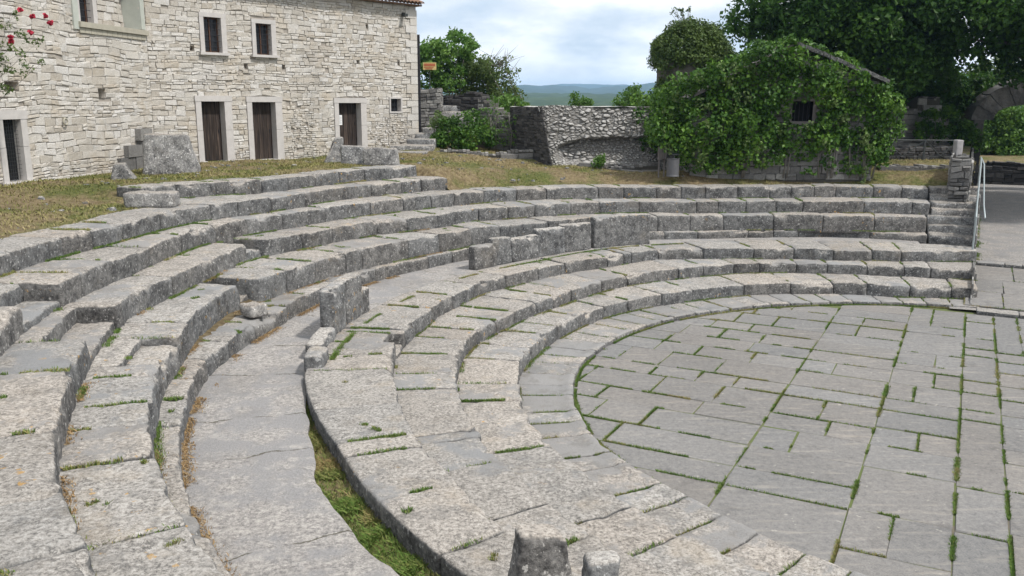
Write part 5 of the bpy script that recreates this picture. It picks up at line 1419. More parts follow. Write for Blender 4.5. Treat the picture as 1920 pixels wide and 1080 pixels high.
# bin and board at the left end of the hut
bn = thing('litter_bin', 'grey cylindrical litter bin standing at the left end of the ivy hut', 'bin', (5.83, 32.1, 2.78))
def lathe(prof, c, n=24):
    V = []; F = []
    for (r, z) in prof:
        for k in range(n): a = 2 * math.pi * k / n; V.append((c[0] + r * math.cos(a), c[1] + r * math.sin(a), c[2] + z))
    for i in range(len(prof) - 1):
        for k in range(n): F.append((i*n+k, i*n+(k+1) % n, (i+1)*n+(k+1) % n, (i+1)*n+k))
    return V, F
m1 = MB(); m1.add(*lathe([(0.0, 0.0), (.235, 0), (.235, .03), (.222, .05), (.228, .62), (.24, .64), (.24, .66), (.215, .66), (.21, .3), (0, .3)], (5.83, 32.1, 2.80))); m1.build('bin_body', [M['bin']], bn, smooth=False)
m2 = MB(); m2.add(*lathe([(.20, .78), (.235, .78), (.235, .81), (.0, .86)], (5.83, 32.1, 2.80)))
for k in range(3):
    a = 2 * math.pi * k / 3 + .5; x, y = 5.83 + .21 * math.cos(a), 32.1 + .21 * math.sin(a); m2.box(x - .012, x + .012, y - .012, y + .012, 3.44, 3.60)
m2.build('lid', [M['metal_dark']], bn)
b_ = MB(); a = aty(1234, 275, 32.6); b = aty(1250, 300, 32.6)
for k in range(4):
    x = a[0] + (b[0] - a[0]) * k / 4; b_.box(x, x + (b[0] - a[0]) / 4 - .012, 32.6, 32.63, b[2] + .01 * k, a[2] + .012 * (k % 2), .5)
b_.box(a[0] + .04, a[0] + .09, 32.64, 32.7, 2.6, a[2] - .1); b_.box(b[0] - .1, b[0] - .05, 32.64, 32.7, 2.6, a[2] - .1)
prep(b_.build('plank_board', [M['board']], None), 'small grey upright plank board behind the litter bin', 'board')

# ------------------------------------------------------------------ trees and shrubs
def shrub(name, label, cat, lumps, dens, size, mat, seed, stems=(), group=None, flat=.4, bark='twig'):
    x = sum(l[0] for l in lumps) / len(lumps); y = sum(l[1] for l in lumps) / len(lumps); z = min(l[2] - l[5] for l in lumps)
    root = thing(name, label, cat, (x, y, z), group)
    leaves('foliage', lumps, dens, size, M[mat], root, seed, shell=(.3, 1.1), flat=flat)
    mb = MB(); rs = random.Random(seed)
    for s in (stems or [((x + rs.uniform(-.3, .3), y, z - .2), l[:3]) for l in rs.sample(list(lumps), min(9, len(lumps)))]):
        a, b = Vector(s[0]), Vector(s[1]); r = s[2] if len(s) > 2 else .03
        m = a.lerp(b, .5) + Vector((rs.uniform(-.1, .1), rs.uniform(-.1, .1), 0)); mb.tube([a, m, b], [r, r * .7, r * .25], 6)
    mb.build('stem', [M[bark]], root, smooth=True)
    return root
def plumps(items, Y, jitter, per, seed, rr=(.3, .55), sq=.85):
    """clusters of small lumps round picture-measured places at distance Y"""
    rs = random.Random(seed); out = []
    for px, py, rad in items:
        for k in range(per):
            a = rs.uniform(0, 6.283); q = math.sqrt(rs.random()) * rad
            p = aty(px + q * math.cos(a), py + q * math.sin(a), Y + rs.uniform(-jitter, jitter)); r = rs.uniform(*rr) * rad / 40 + .12
            out.append((p[0], p[1], p[2], r, r, r * sq))
    return out
L = plumps([(812, 108, 32), (845, 92, 30), (800, 140, 34), (872, 90, 20), (840, 135, 30), (792, 100, 16)], 47, 1.3, 16, 1)
c = aty(815, 190, 47)
shrub('broadleaf_tree', 'bright green rounded tree showing just right of the house corner', 'tree', L, 34, .2, 'tree', 3, [((c[0] + .3*k, 47, 3.8), l[:3], .06) for k, l in enumerate(L[::14])])
L = plumps([(860, 150, 34), (890, 130, 26), (900, 160, 34), (870, 178, 22)], 48.5, 1.2, 17, 2)
c = aty(880, 190, 48.5)
shrub('olive_shrub', 'olive green bushy tree in the middle of the clump behind the ruined stair', 'tree', L, 30, .17, 'olive', 5, [((c[0] + .25*k - .8, 48.5, 4.0), l[:3], .05) for k, l in enumerate(L[::9])])
L = plumps([(925, 140, 28), (938, 168, 28), (915, 180, 26), (955, 185, 24), (905, 130, 22)], 47.5, 1.0, 19, 3) + plumps([(945, 125, 22), (962, 135, 12)], 47.5, .6, 6, 4, (.12, .25))
c = aty(925, 195, 47.5)
tr_ = [((c[0] + .2*k - .8, 47.5, 4.0), l[:3], .045) for k, l in enumerate(L[::7])]
rs = random.Random(3)
for k in range(26):
    a = aty(rs.uniform(895, 950), rs.uniform(120, 150), 47.5); b = aty(rs.uniform(885, 985), rs.uniform(82, 130), 47.5); tr_.append((a, b, .018))
shrub('thorny_shrub', 'loose open shrub with bare thin twigs at the right of the clump', 'shrub', L, 24, .15, 'olive', 7, tr_)
L = plumps([(955, 205, 24), (930, 210, 20), (975, 200, 14)], 45, .8, 14, 5)
shrub('green_bush', 'bright green bush sloping down to the dark end of the massive ruined wall', 'bush', L, 40, .15, 'tree', 9)
L = plumps([(845, 250, 26), (880, 245, 28), (820, 262, 16), (905, 258, 20), (868, 265, 22)], 38.4, .5, 13, 6, (.22, .4))
shrub('dark_bush', 'dense dark green bush growing over the middle of the ruined stair', 'bush', L, 75, .13, 'ivy', 11)
L = plumps([(828, 222, 12), (836, 238, 11), (815, 232, 8)], 38.9, .3, 9, 7, (.2, .35))
shrub('yellow_shrub', 'small yellowish shrub at the top left of the dark bush', 'shrub', L, 70, .12, 'pale', 13)
L = plumps([(900, 225, 16), (885, 215, 10), (915, 245, 14)], 39.4, .3, 8, 8, (.2, .35)); shrub('green_shrub', 'loose green shrub at the upper right of the dark bush', 'shrub', L, 55, .12, 'tree', 15)
for i, (px, py0, py1, s) in enumerate(((933, 285, 185, 21), (952, 288, 215, 22), (918, 280, 205, 23))):
    a = aty(px, py0, 38.6); pts = [aty(px + random.Random(s + k).uniform(-5, 5), py0 + (py1 - py0) * k / 5, 38.6) for k in range(6)]
    L = []
    rs = random.Random(s)
    for k in range(26):
        q = aty(px + rs.uniform(-16, 16), rs.uniform(py1 - 5, py0 - 15), 38.6 + rs.uniform(-.3, .3)); L.append((q[0], q[1], q[2], .13, .13, .1))
    stems = [(pts[0], pts[-1], .03)] + [(pts[rs.randint(1, 4)], l[:3], .012) for l in L[::3]]
    shrub('sapling', ('thin sparse sapling nearest the dark end of the massive wall', 'short thin sapling beside the low edging stones', 'slim leaning sapling behind the dark bush')[i] if False else ('tall thin sapling standing mid-way between dark bush and massive wall', 'short thin sapling touching the dark end of the massive wall', 'slim sapling rising just behind the right side of the dark bush')[i], 'sapling', L, 60, .09, 'tree', s, stems, 'saplings by the ruined stair')
for i, (px, py, rad, lab) in enumerate(((1085, 190, 14, 'low bush peeping over the middle of the massive ruined wall'), (1182, 182, 20, 'round bush over the right end of the massive ruined wall'), (1160, 195, 12, 'small bush behind the wall top beside the round bush'))):
    shrub('far_bush', lab, 'bush', plumps([(px, py, rad), (px + rad, py + 5, rad * .7)], 52 + i, .6, 12, 30 + i, (.3, .6)), 40, .16, 'tree', 33 + i)
L = plumps([(1183, 172, 9), (1180, 185, 8)], 60, .4, 8, 41, (.4, .6)); shrub('cypress', 'narrow upright dark evergreen far behind the massive ruined wall', 'tree', L, 40, .15, 'oak', 44)
shrub('wall_plant', 'small green plant at the foot of the massive ruined wall', 'plant', plumps([(1122, 305, 7), (1127, 297, 5)], 34.6, .15, 6, 51, (.3, .5)), 120, .09, 'tree', 53)
c = aty(1300, 95, 37); rs = random.Random(4)
tw_l = []; tst = []
for k in range(24):
    p = aty(rs.uniform(1255, 1300), rs.uniform(14, 42), 39.5); tw_l.append((p[0], p[1], p[2], .10, .10, .08))
b0 = aty(1290, 60, 39.5)
for l in tw_l: tst.append((b0, l[:3], .014))
tst.append(((b0[0], 39.5, 3.0), b0, .04))
shrub('thin_tree', 'sparse bare-twigged sapling rising above the ivy tower', 'sapling', tw_l, 26, .11, 'ivy_dull', 61, tst)

# big dark trees behind hut and arch
b = aty(1590, 290, 46)
tree('large_tree', 'huge dark green tree spreading right behind the ivy hut', 'tree', (17.2, 46, 3.0), (17.3, 46, 10.2), (6.2, 4.2, 4.4), 150, 22, .24, 'oak', 71, .42, 'large dark trees', (.17, .30), .35, nlimb=22, flat=.3,
     extra=plumps([(1400, 25, 34), (1440, 30, 30), (1375, 52, 14), (1460, 55, 26), (1410, 62, 16)], 45, .8, 10, 63, (.25, .45)))
tree('large_tree', 'huge dark tree at the top right corner, overhanging arch and path', 'tree', (29.8, 43.5, 1.5), (27.4, 43.5, 11.0), (8.8, 5.2, 4.2), 190, 20, .24, 'oak', 73, .45, 'large dark trees', (.16, .28), .35, nlimb=22, flat=.3,
     extra=plumps([(1880, 90, 30), (1900, 60, 30), (1860, 60, 30), (1840, 110, 20), (1800, 60, 30)], 43, 1.0, 7, 65, (.25, .4)))
tree('large_tree', 'dark tree filling the gap between hut gable and overhanging corner tree', 'tree', (21.4, 50, 3.0), (21.0, 50, 8.4), (4.2, 2.6, 4.4), 110, 24, .24, 'oak', 75, .35, 'large dark trees', (.18, .3), .3, nlimb=14, flat=.3)
L = plumps([(1800, 180, 26), (1830, 165, 24), (1850, 150, 16), (1810, 205, 20), (1700, 215, 30), (1740, 200, 34), (1715, 165, 34), (1760, 150, 34), (1790, 165, 26), (1680, 130, 30)], 51.5, 1.2, 16, 81, (.4, .6))
shrub('dark_thicket', 'dark thicket of leaves standing behind the broken wall left of the arch', 'thicket', L, 30, .22, 'oak', 83, bark='bark')
L = plumps([(1850, 150, 34), (1890, 140, 36), (1915, 150, 34), (1830, 165, 20), (1870, 170, 30), (1950, 160, 40)], 74, 2, 18, 85, (.5, .8))
shrub('pale_tree', 'pale green sunlit tree far behind the crown of the arch', 'tree', L, 18, .3, 'pale', 87, bark='bark')
L = plumps([(1830, 235, 30), (1860, 225, 34), (1890, 240, 36), (1920, 230, 34), (1840, 262, 24), (1880, 265, 26), (1915, 268, 24), (1955, 245, 36), (1815, 262, 24), (1900, 215, 34), (1850, 205, 24), (1822, 225, 22), (1812, 280, 20), (1835, 280, 20), (1860, 285, 22), (1890, 285, 22), (1920, 285, 22)], 64, 1.2, 16, 89, (.45, .7))
shrub('hedge', 'green hedge seen through the opening of the stone arch', 'hedge', L, 30, .22, 'tree', 91)
# trees outside the frame on the right whose shade falls on the passage
tree('large_tree', 'tall shade tree standing right of the passage, beyond the picture edge', 'tree', (36.0, 40.5, 0.5), (32.2, 40.2, 10.9), (7.2, 6.2, 3.4), 170, 15, .32, 'oak', 95, .4, 'large dark trees', (.2, .32), .3, nlimb=10)

# ------------------------------------------------------------------ arch, broken wall, low walls, railings on the right
ar = thing('stone_arch', 'dark round stone arch of big wedge blocks at the right edge', 'arch', (28, 50, 1.7))
acx, acz = 28.9, 4.5
AB = np.cumsum([0] + [SR.uniform(.7, 1.4) for _ in range(9)]); AB = AB / AB[-1] * math.pi
for k in range(9):
    a0, a1 = AB[k], AB[k + 1]
    V, Q = box_grid(np.concatenate([[0], np.linspace(.05, .95, 9), [1]]), np.array([0, .05, .35, .65, .95, 1]), np.concatenate([[0], np.linspace(.05, .95, 8), [1]]))
    q = np.clip(V, .05, .95); V = q + (V - q) * 0.8
    a = a0 + .004 + V[:, 0] * (a1 - a0 - .008); h = V[:, 2] * (1 + .05 * math.sin(k * 5))
    ea = 2.35 + h * 1.15; eb = 0.95 + h * 1.35
    X = np.stack([acx - ea * np.cos(a), 49.4 + V[:, 1] * 1.2, acz + eb * np.sin(a)], 1)
    X[:, 0] += .13 * fbm(X * 1.1, 131); X[:, 1] += .12 * fbm(X * 1.5, 132); X[:, 2] += .13 * fbm(X * 1.2, 133) + .05 * fbm(X * 5, 134)
    mesh_np('wedge_stone', X, Q, M['ruin'], ar, tint=np.full(len(X), .0 + .28 * SR.random()), smooth=False)
for s in (-1, 1):
    pw = .55 if s < 0 else 1.1; f = wall_map((acx + s * 3.05 - pw / 2, 49.45), np.array([1.0, 0])); mb = MB(); rubble(mb, f, 0, pw, 0.4, acz, [], (.3, .5), (.3, .6), (.02, .06), 133 + s); fbox(mb, f, 0.03, pw - .03, -1.1, -.02, .4, acz, .4); mb.build('pier', [M['ruin_dark']], ar)
shrub('pier_ivy', 'dark ivy clinging to the left pier under the stone arch', 'ivy', plumps([(1795, 230, 16), (1812, 250, 18), (1798, 268, 16), (1825, 245, 12), (1780, 250, 16), (1830, 268, 14)], 49.0, .3, 11, 201, (.35, .55)), 55, .16, 'ivy', 203)
a = aty(1688, 195, 47.6); b = aty(1802, 195, 49.3)
ruin_wall('broken_wall', 'dark broken wall with a jutting top block, adjoining the left side of the arch', 'wall', a, b, 2.8, 5.2, 1.0, 141, 'ruin', (.2, .35), (.3, .8), (.02, .1), lambda u: 5.15 + (0.55 if 1.4 < u < 2.9 else 0) - (.35 if u > 2.9 else 0) + .08 * math.sin(u * 5))
shrub('wall_ivy', 'yellowish green ivy hanging on the broken wall left of the arch', 'ivy', plumps([(1742, 225, 16), (1750, 245, 18), (1728, 245, 14), (1780, 215, 14), (1765, 250, 14)], 47.4, .25, 10, 143, (.3, .5)), 50, .17, 'ivy', 145)
a = aty(1655, 298, 37); b = aty(1790, 298, 37)
ruin_wall('low_wall', 'low grey rubble wall behind the frontal railing', 'wall', a, b, 2.9, 3.62, .6, 147, 'ruin_dark', (.07, .14), (.1, .35), (.01, .08))
a = aty(1648, 326, 33.8); b = aty(1778, 326, 33.8)
ruin_wall('stone_kerb', 'single long low stone kerb on the grass right of the hut', 'stone edging', a, b, 2.6, 3.08, .5, 149, 'ruin', (.4, .45), (1.0, 1.8), (.01, .03))
e0 = qp(*(QV @ np.array([15.62, 30.4]), EP)); 
q0 = float(QV @ np.array([15.6, 30.6]))
o1 = qp(q0, EP - 0.95); o2 = qp(q0, EP)
def build_retaining():
    O = qp(q0, EP - .98); E2 = qp(q0, EP - .36)
    fr = wall_map(O, E2 - O); mb = MB(); w = float(np.linalg.norm(E2 - O)); Ln = 24.0
    rubble(mb, fr, 0, w, 1.6, 3.66, [], (.11, .26), (.16, .42), (.02, .22), 151, tint=(0, .8), warp=.12); panel(mb, fr, 0, w, 1.5, 3.62, -.03)
    sd = wall_map(E2, QV); tf = lambda u: 3.55 if u < 3.2 else (3.05 + .1 * math.sin(u * 2))
    rubble(mb, sd, 0, Ln, .1, 3.6, [], (.16, .32), (.3, .8), (.02, .08), 153, topfun=tf); panel(mb, sd, 0, Ln, 0, 3.0, -.03)
    fbox(mb, sd, 0, 3.2, -w, -.03, 1.6, 3.45, .3)
    for k in range(40):
        uu, nn_ = SR.uniform(0, 3), -SR.uniform(0.05, w - .2); s_ = SR.uniform(.12, .3); fbox(mb, sd, uu, uu + s_, nn_ - s_ * .7, nn_, 3.35, 3.45 + SR.uniform(.03, .2), SR.uniform(0, .8)); fbox(mb, sd, 3.2, Ln, -w, -.03, 1.6, 3.0, .5)
    sl = wall_map(qp(q0 + 3.2, EP - .98), -QV); rubble(mb, sl, 0, 3.2, 2.5, 3.62, [], (.14, .28), (.25, .5), (.02, .08), 155)
    # lower part under the seat ends
    lw = wall_map(qp(26.3, EP + .02), QV)
    top = lambda u: np.interp(u, [0, .9, 1.0, 2.0, 2.1, 3.2, 3.3, 4.2, 4.3, 5.1, 6.6], [.35, .35, .6, .6, .9, .9, .95, .95, 1.4, 1.9, 2.4])
    rubble(mb, lw, 0, q0 - 26.3, -.05, 2.4, [], (.16, .3), (.3, .7), (.005, .02), 157, topfun=top)
    return mb.build('retaining_wall', [M['ruin']], None)
prep(build_retaining(), 'rubble wall along the passage, its rough square end standing above the corner stair', 'wall')
c = aty(1797, 268, 33.2)
lump('stone_post', 'pale squared stone post on top of the rubble wall end', 'post', (c[0], 33.2, 3.5), (.26, .26, .62), .1, 33, mat=M['concrete'], rough=.3, r=.03)
def bar(mb, a, b, r=.02): mb.tube([a, b], [r, r], 8)
rl = thing('railing', 'grey metal railing with crossed bars behind the low kerb, seen face on', 'railing', (16.6, 36, 3.0))
xs_ = [aty(px, 262, 36)[0] for px in (1655, 1735, 1797)]
for x in xs_:
    mb = MB(); mb.box(x - .03, x + .03, 35.97, 36.03, 2.9, 4.0); mb.build('post', [M['metal_dark']], rl)
mb = MB(); bar(mb, (xs_[0], 36, 3.98), (xs_[2], 36, 3.98), .025); mb.build('handrail', [M['metal_dark']], rl)
for x0, x1 in ((xs_[0], xs_[1]), (xs_[1], xs_[2])):
    xm = (x0 + x1) / 2; mb = MB(); bar(mb, (x0, 36, 3.96), (xm, 36, 3.35), .018); bar(mb, (x1, 36, 3.96), (xm, 36, 3.35), .018); bar(mb, (xm, 36, 3.35), (x0, 36, 3.3), .012); bar(mb, (xm, 36, 3.35), (x1, 36, 3.3), .012); mb.build('crossed_bars', [M['metal_dark']], rl)
r2_ = thing('stair_railing', 'pale grey metal handrail running down the outer edge of the corner stair', 'railing', (14.9, 29.2, 1.0))
def E3(q, z, p=EP - .06): w_ = qp(q, p); return (w_[0], w_[1], z)
QA, QB = 30.3, 36.2
gz = lambda q: np.interp(q, [29.2, 31.6, 34.3, 36.2], [1.0, 1.25, 2.55, 2.62])
for q in (QA, 33.2, QB):
    mb = MB(); bar(mb, E3(q, gz(q) - .4), E3(q, gz(q) + .95), .03); mb.build('post', [M['metal']], r2_)
for h, dp in ((.93, 0), (.925, .24), (.55, 0), (.22, 0)):
    mb = MB(); mb.tube([E3(QA, gz(QA) + h, EP - .06 + dp), E3(31.8, gz(31.8) + h, EP - .06 + dp * .8), E3(34.2, gz(34.2) + h, EP - .06 + dp * .4), E3(QB, gz(QB) + h, EP - .06)], .024, 8); mb.build('handrail' if h > .9 else 'rail', [M['metal']], r2_, smooth=True)
# far end of the passage
a = qp(61.5, EP + .2); b = qp(61.5, 20)
ruin_wall('low_wall', 'dark rubble wall closing the far end of the shaded passage', 'wall', a, b, .3, 1.85, .8, 161, 'ruin_dark', (.18, .3), (.3, .7), (.03, .14), lambda u: 1.82 + .12 * math.sin(u * 1.3))  # the passage's shade is part of this wall's dark colour
tb = []
for q in np.linspace(61.9, 90, 14):
    for p in np.linspace(EP - 3, 30, 12): w_ = qp(q, p); tb.append((w_[0], w_[1], 1.72 + .03 * (q - 62) * 0.3))
prep(mesh_np('grass_bank', tb, grid_faces(14, 12), M['ground'], smooth=True), kind='structure')
a = aty(1806, 291, 66.5); b = aty(1990, 291, 66.5)
ruin_wall('low_wall', 'long thin low wall beyond the grass strip at the right edge', 'wall', a, b, 1.4, 2.05, .6, 163, 'ruin', (.25, .4), (.5, 1.2), (.01, .05))

# ------------------------------------------------------------------ rose bush on the left wall
L = []; stems = []; rs = random.Random(9); RBt = []
Yr = lambda px: 21.6 + 0.012 * px
for (px, py, rad, n) in ((4, 45, 18, 5), (0, 110, 22, 8), (12, 130, 20, 7), (5, 165, 14, 6), (35, 105, 22, 5), (40, 65, 18, 4), (30, 35, 16, 4), (70, 80, 18, 4), (45, 125, 16, 5), (78, 118, 12, 3), (-30, 110, 40, 30)):
    for k in range(n):
        p = aty(px + rs.gauss(0, rad * .5), py + rs.gauss(0, rad * .5), Yr(px) + rs.uniform(-.25, .2)); r = rs.uniform(.06, .14); L.append((p[0], p[1], p[2], r, r, r * .8))
base = (-13.2, 21.2, 3.3)
for l in L[::4]: stems.append(((base[0], base[1], 5.0 + rs.uniform(-1, 1)), l[:3], .012))
stems.append((base, (base[0], base[1], 6.2), .035))
rose = shrub('rose_bush', 'climbing rose with sparse leaves and red flowers at the upper left edge', 'rose bush', L, 95, .075, 'rose', 201, stems)
for px, py in ((36, 18), (62, 31), (86, 30), (94, 43), (58, 61), (21, 68), (21, 78)):
    p = aty(px, py, Yr(px) - .3); V = []; fl = []
    for k in range(11):
        a = rs.uniform(0, 6.28); q = rs.uniform(0, .045); fl.append((p[0] + q * math.cos(a), p[1] + rs.uniform(-.03, .03), p[2] + q * math.sin(a), .035, .035, .035))
    leaves('flower', fl, 900, .05, M['petal'], rose, 300 + px, shell=(.4, 1.0), aspect=.9)

# ------------------------------------------------------------------ grass: joints, gutter and lawn (uncountable)
def blades(name, P, H_, spread, mat, seed, lab, T=None, wid=0.006):
    rg = np.random.default_rng(seed); n = len(P)
    a = rg.uniform(0, 2 * math.pi, n); d = np.stack([np.cos(a), np.sin(a), 0 * a], 1)
    h = (H_ * rg.uniform(.5, 1.4, n))[:, None]; w = (wid * rg.uniform(.6, 1.4, n))[:, None] if np.isscalar(wid) else wid[:, None]
    lean = np.stack([np.cos(a + 1.5), np.sin(a + 1.5), 0 * a], 1) * h * rg.uniform(0, spread, n)[:, None]
    up = np.array([0, 0, 1.0])
    V = np.stack([P - d * w, P + d * w, P + lean * .45 + up * h * .6 + d * w * .7, P + lean + up * h * .9], 1).reshape(-1, 3)
    tt = rg.random(n) if T is None else T
    return prep(mesh_np(name, V, np.arange(n * 4).reshape(n, 4), mat, tint=np.repeat(tt, 4)), lab, 'grass', kind='stuff')
rg = np.random.default_rng(11)
PJ = []; TJ = []
def strip(x0, y0, x1, y1, z, dens, width=.022, thr=0.0, sd=0):
    l = math.hypot(x1 - x0, y1 - y0)
    dist = max(6.0, math.hypot((x0 + x1) / 2, (y0 + y1) / 2))
    n = int(l * 330 * dens * min(1.6, 14 / dist + .45))
    if n < 1: return
    t = rg.random(n); p = np.stack([x0 + (x1 - x0) * t, y0 + (y1 - y0) * t, np.full(n, z)], 1)
    k = fbm(p * np.array([1.6, 1.6, 0]) + sd, 17, 2) > thr - 0.05
    p = p[k]; n = len(p)
    if not n: return
    nx, ny = -(y1 - y0) / l, (x1 - x0) / l
    o = rg.normal(0, width, n) * (0.6 + 1.2 * np.clip(vnoise(p * 2.3, 19), 0, 1)); p[:, 0] += nx * o; p[:, 1] += ny * o
    PJ.append(p); TJ.append(np.clip(rg.normal(.35, .2, n) + .35 * (vnoise(p * .9, 23) > .25), 0, 1))
for (x0, y0, x1, y1, z, d) in JOINTS: strip(x0, y0, x1, y1, z - .015, d * 1.1, .014, -.05)
def arc(r_, th0, th1, z, dens, width=.03, thr=.0, inn=0.0, zf=None):
    n = max(2, int((th1 - th0) / 1.5))
    for i in range(n):
        a, b = th0 + (th1 - th0) * i / n, th0 + (th1 - th0) * (i + 1) / n
        ra, rb_ = float(r_(a)) + inn, float(r_(b)) + inn
        zz_ = z - (float(drop(a)) if zf else 0)
        strip(CX + ra * math.cos(math.radians(a)), CY + ra * math.sin(math.radians(a)), CX + rb_ * math.cos(math.radians(b)), CY + rb_ * math.sin(math.radians(b)), zz_, dens, width, thr)
for qk in range(30):
    a_ = qp(26.4 + qk * .8, EP + .12); b_2 = qp(27.2 + qk * .8, EP + .12); strip(a_[0], a_[1], b_2[0], b_2[1], float(path_z(26.8 + qk * .8)), 2.2, .10, -.05)
arc(lambda t: ringr('K', t), 66, 232, 0.0, 1.7, .022, -.25, -.03)
arc(lambda t: ringr('A', t), 66, 232, .073, .9, .025, .02, -.03)
arc(lambda t: ringr('B', t), 66, 232, .404, .8, .03, .12, -.03)
arc(lambda t: ringr('C', t), 66, 232, .72, .6, .03, .15, -.03)
arc(lambda t: cback(t) - .34, 108, 152, 1.05, 1.5, .03, -.05)
arc(lambda t: cback(t) - .36, 160, 184, 1.04, 2.2, .04, -.1)
for key, zk in (('U2', 1.254), ('U3', 1.786), ('U4', 2.191), ('U5', 2.6), ('U6', 2.975)):
    arc(lambda t, k=key: ringr(k, t), 72 if key in ('U2', 'U3', 'U4') else 131, 225 if key != 'U6' else 161, zk, 1.0, .035, .12, -.03, zf=key in ('U2', 'U3', 'U4'))
for key, th, r0, r1, z in SEAT_JOINTS:
    if key == 'K':
        q = rg.random(); strip(CX + r0 * math.cos(math.radians(th)), CY + r0 * math.sin(math.radians(th)), CX + (r1 - .15) * math.cos(math.radians(th)), CY + (r1 - .15) * math.sin(math.radians(th)), z - .02, .9 * q, .014, -.1); continue
    q = rg.choice([0.3, .9, 1.6, 2.2]) if key in 'ABC' else rg.choice([0, .25, .9, 1.5])
    r0b = r0 + rg.uniform(.02, .4)
    strip(CX + r0b * math.cos(math.radians(th)), CY + r0b * math.sin(math.radians(th)), CX + (r1 - .16) * math.cos(math.radians(th)), CY + (r1 - .16) * math.sin(math.radians(th)), z - .02, q, .026, -.05, sd=th)
for k in range(60):                              # odd tufts on the treads and walkway edge
    th = rg.uniform(120, 226); key = rg.choice(['U1', 'U2', 'U3', 'U4', 'C']); r = float(ringr(key, th)) + rg.uniform(.1, .8)
    x, y = CX + r * math.cos(math.radians(th)), CY + r * math.sin(math.radians(th)); strip(x, y, x + rg.uniform(-.15, .15), y + rg.uniform(-.15, .15), TOPZ[key] - .015, 1.6, .03, -1)
PJ = np.concatenate(PJ); TJ = np.concatenate(TJ)
blades('joint_grass', PJ, .042, .9, M['tuft'], 12, 'short green grass growing in the joints of the paving and seats', TJ, .0055)
# gutter
n = 42000
th = rg.uniform(188, 232, n); rr = rg.uniform(0, 1, n); r = cback(th) + .03 + rr * .44
P = np.stack([CX + r * np.cos(np.radians(th)), CY + r * np.sin(np.radians(th)), np.full(n, .79)], 1); P[:, 2] += .05 * fbm(P * 2.2, 31)
T = np.clip(.58 + .5 * (fbm(P * 1.6, 41, 2) > .12) * rg.random(n) + rg.normal(0, .12, n), 0, 1)
k = rg.random(n) < .12 + .88 * (fbm(P * 2.0, 43, 2) > .02)
blades('gutter_grass', P[k], .07, 1.4, M['tuft'], 13, 'green and straw coloured grass filling the gutter beside the curved walkway', T[k], .005)
# brown litter at the foot of the walkway step
n = 9000; th = rg.uniform(150, 216, n)
r = ringr('U1', th) - np.abs(rg.normal(0, .07, n)) - .01
P = np.stack([CX + r * np.cos(np.radians(th)), CY + r * np.sin(np.radians(th)), np.full(n, WALKZ + .005)], 1); k = fbm(P * 1.4, 45, 2) > -.12
n2_ = 9000; key_r = rg.choice(2, n2_); th2 = rg.uniform(140, 216, n2_); r2 = np.where(key_r == 0, ringr('U2', th2), ringr('U3', th2)) - np.abs(rg.normal(0, .05, n2_)) - .01
P2 = np.stack([CX + r2 * np.cos(np.radians(th2)), CY + r2 * np.sin(np.radians(th2)), np.where(key_r == 0, 1.26, 1.79)], 1); k2 = fbm(P2 * 1.2, 47, 2) > .05
blades('dry_litter', np.concatenate([P[k], P2[k2]]), .03, 2.0, M['drytuft'], 14, 'brown dry grass litter along the foot of the upper rows', None, .006)
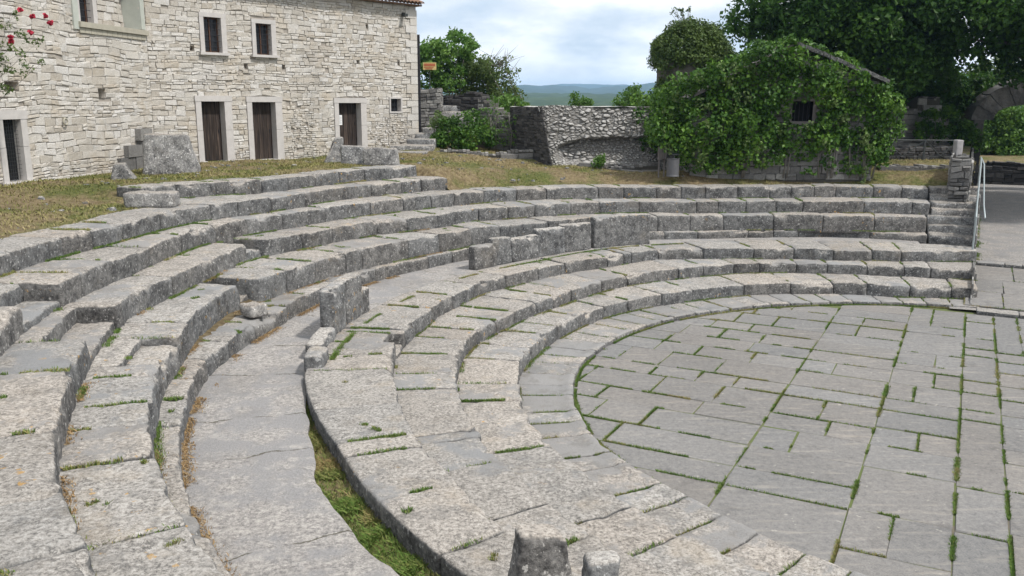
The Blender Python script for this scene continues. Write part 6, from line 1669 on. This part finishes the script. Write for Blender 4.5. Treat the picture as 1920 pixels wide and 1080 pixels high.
# lawn
n = 330000
x = rg.uniform(-13.5, 19, n); y = rg.uniform(8, 41, n)
rr = np.hypot(x - CX, y - CY); tt = np.degrees(np.arctan2(y - CY, x - CX)) % 360
k = (rr > top_ring(tt) + .05) & (x * PV[0] + y * PV[1] < EP - .2) & (rr < 31) & ~((x > hx0) & (x < hx1) & (y > hy0)) & (tt > 60) & (tt < 215)
k &= ((x - RW_O[0]) * RW_D[1] - (y - RW_O[1]) * RW_D[0] > 0.1) | (y > 39)
k &= ~((x < 6.5) & (x > -.1) & (y > 36.3 - 0.0 * x)) 
x, y = x[k], y[k]
P = np.stack([x, y, lawn_z(x, y)], 1); P[:, 2] -= .005
dn = fbm(P * np.array([.55, .55, 0]), 61, 3); keep = rg.random(len(P)) < np.clip(.62 + dn, .12, 1)
P = P[keep]
T = np.clip(.55 - .5 * fbm(P * np.array([.35, .35, 0]), 63, 3) + rg.normal(0, .17, len(P)), 0, 1)
blades('lawn_grass', P, .055, 1.4, M['blade'], 15, 'short half-dry lawn grass on the terrace between seats, houses and hut', T, .011)
# small stones scattered in the lawn
mb = MB(); rs = random.Random(31)
for k in range(170):
    while True:
        x, y = rs.uniform(-11.5, 14), rs.uniform(17, 38); t_ = math.degrees(math.atan2(y - CY, x - CX)) % 360; r_ = math.hypot(x - CX, y - CY)
        if r_ > float(top_ring(t_)) + .3 and r_ < 27 and x * PV[0] + y * PV[1] < EP - 1 and not (hx0 - .5 < x < hx1 and y > hy0 - .2): break
    s = rs.uniform(.03, .13); z = float(terr_z(np.array(x), np.array(y)))
    V = [(x + s * rs.uniform(.7, 1.3) * math.cos(a) * rs.uniform(.8, 1), y + s * .8 * math.sin(a), z - .03) for a in np.linspace(0, 6.28, 8)[:-1]]
    V2 = [(x + (v[0] - x) * .7, y + (v[1] - y) * .7, z + s * rs.uniform(.2, .45)) for v in V]
    mb.add(V + V2, [tuple(range(7, 14))] + [(i, (i + 1) % 7, 7 + (i + 1) % 7, 7 + i) for i in range(7)])
prep(mb.build('pebbles', [M['slab']], None), 'pale pebbles and chips scattered in the lawn', 'stones', kind='stuff')

# ------------------------------------------------------------------ haze
hz = MB(); hz.box(-6500, 6500, -300, 7500, -6.5, 150)
hm = bpy.data.materials.new('air_haze'); hm.use_nodes = True; ht = hm.node_tree; ht.nodes.clear()
pv = ht.nodes.new('ShaderNodeVolumePrincipled'); pv.inputs['Density'].default_value = 0.00017; pv.inputs['Color'].default_value = (0.43, 0.67, 1.0, 1)
pv.inputs['Anisotropy'].default_value = 0.2
ho = ht.nodes.new('ShaderNodeOutputMaterial'); ht.links.new(pv.outputs['Volume'], ho.inputs['Volume'])
prep(hz.build('haze', [hm], None), kind='stuff')
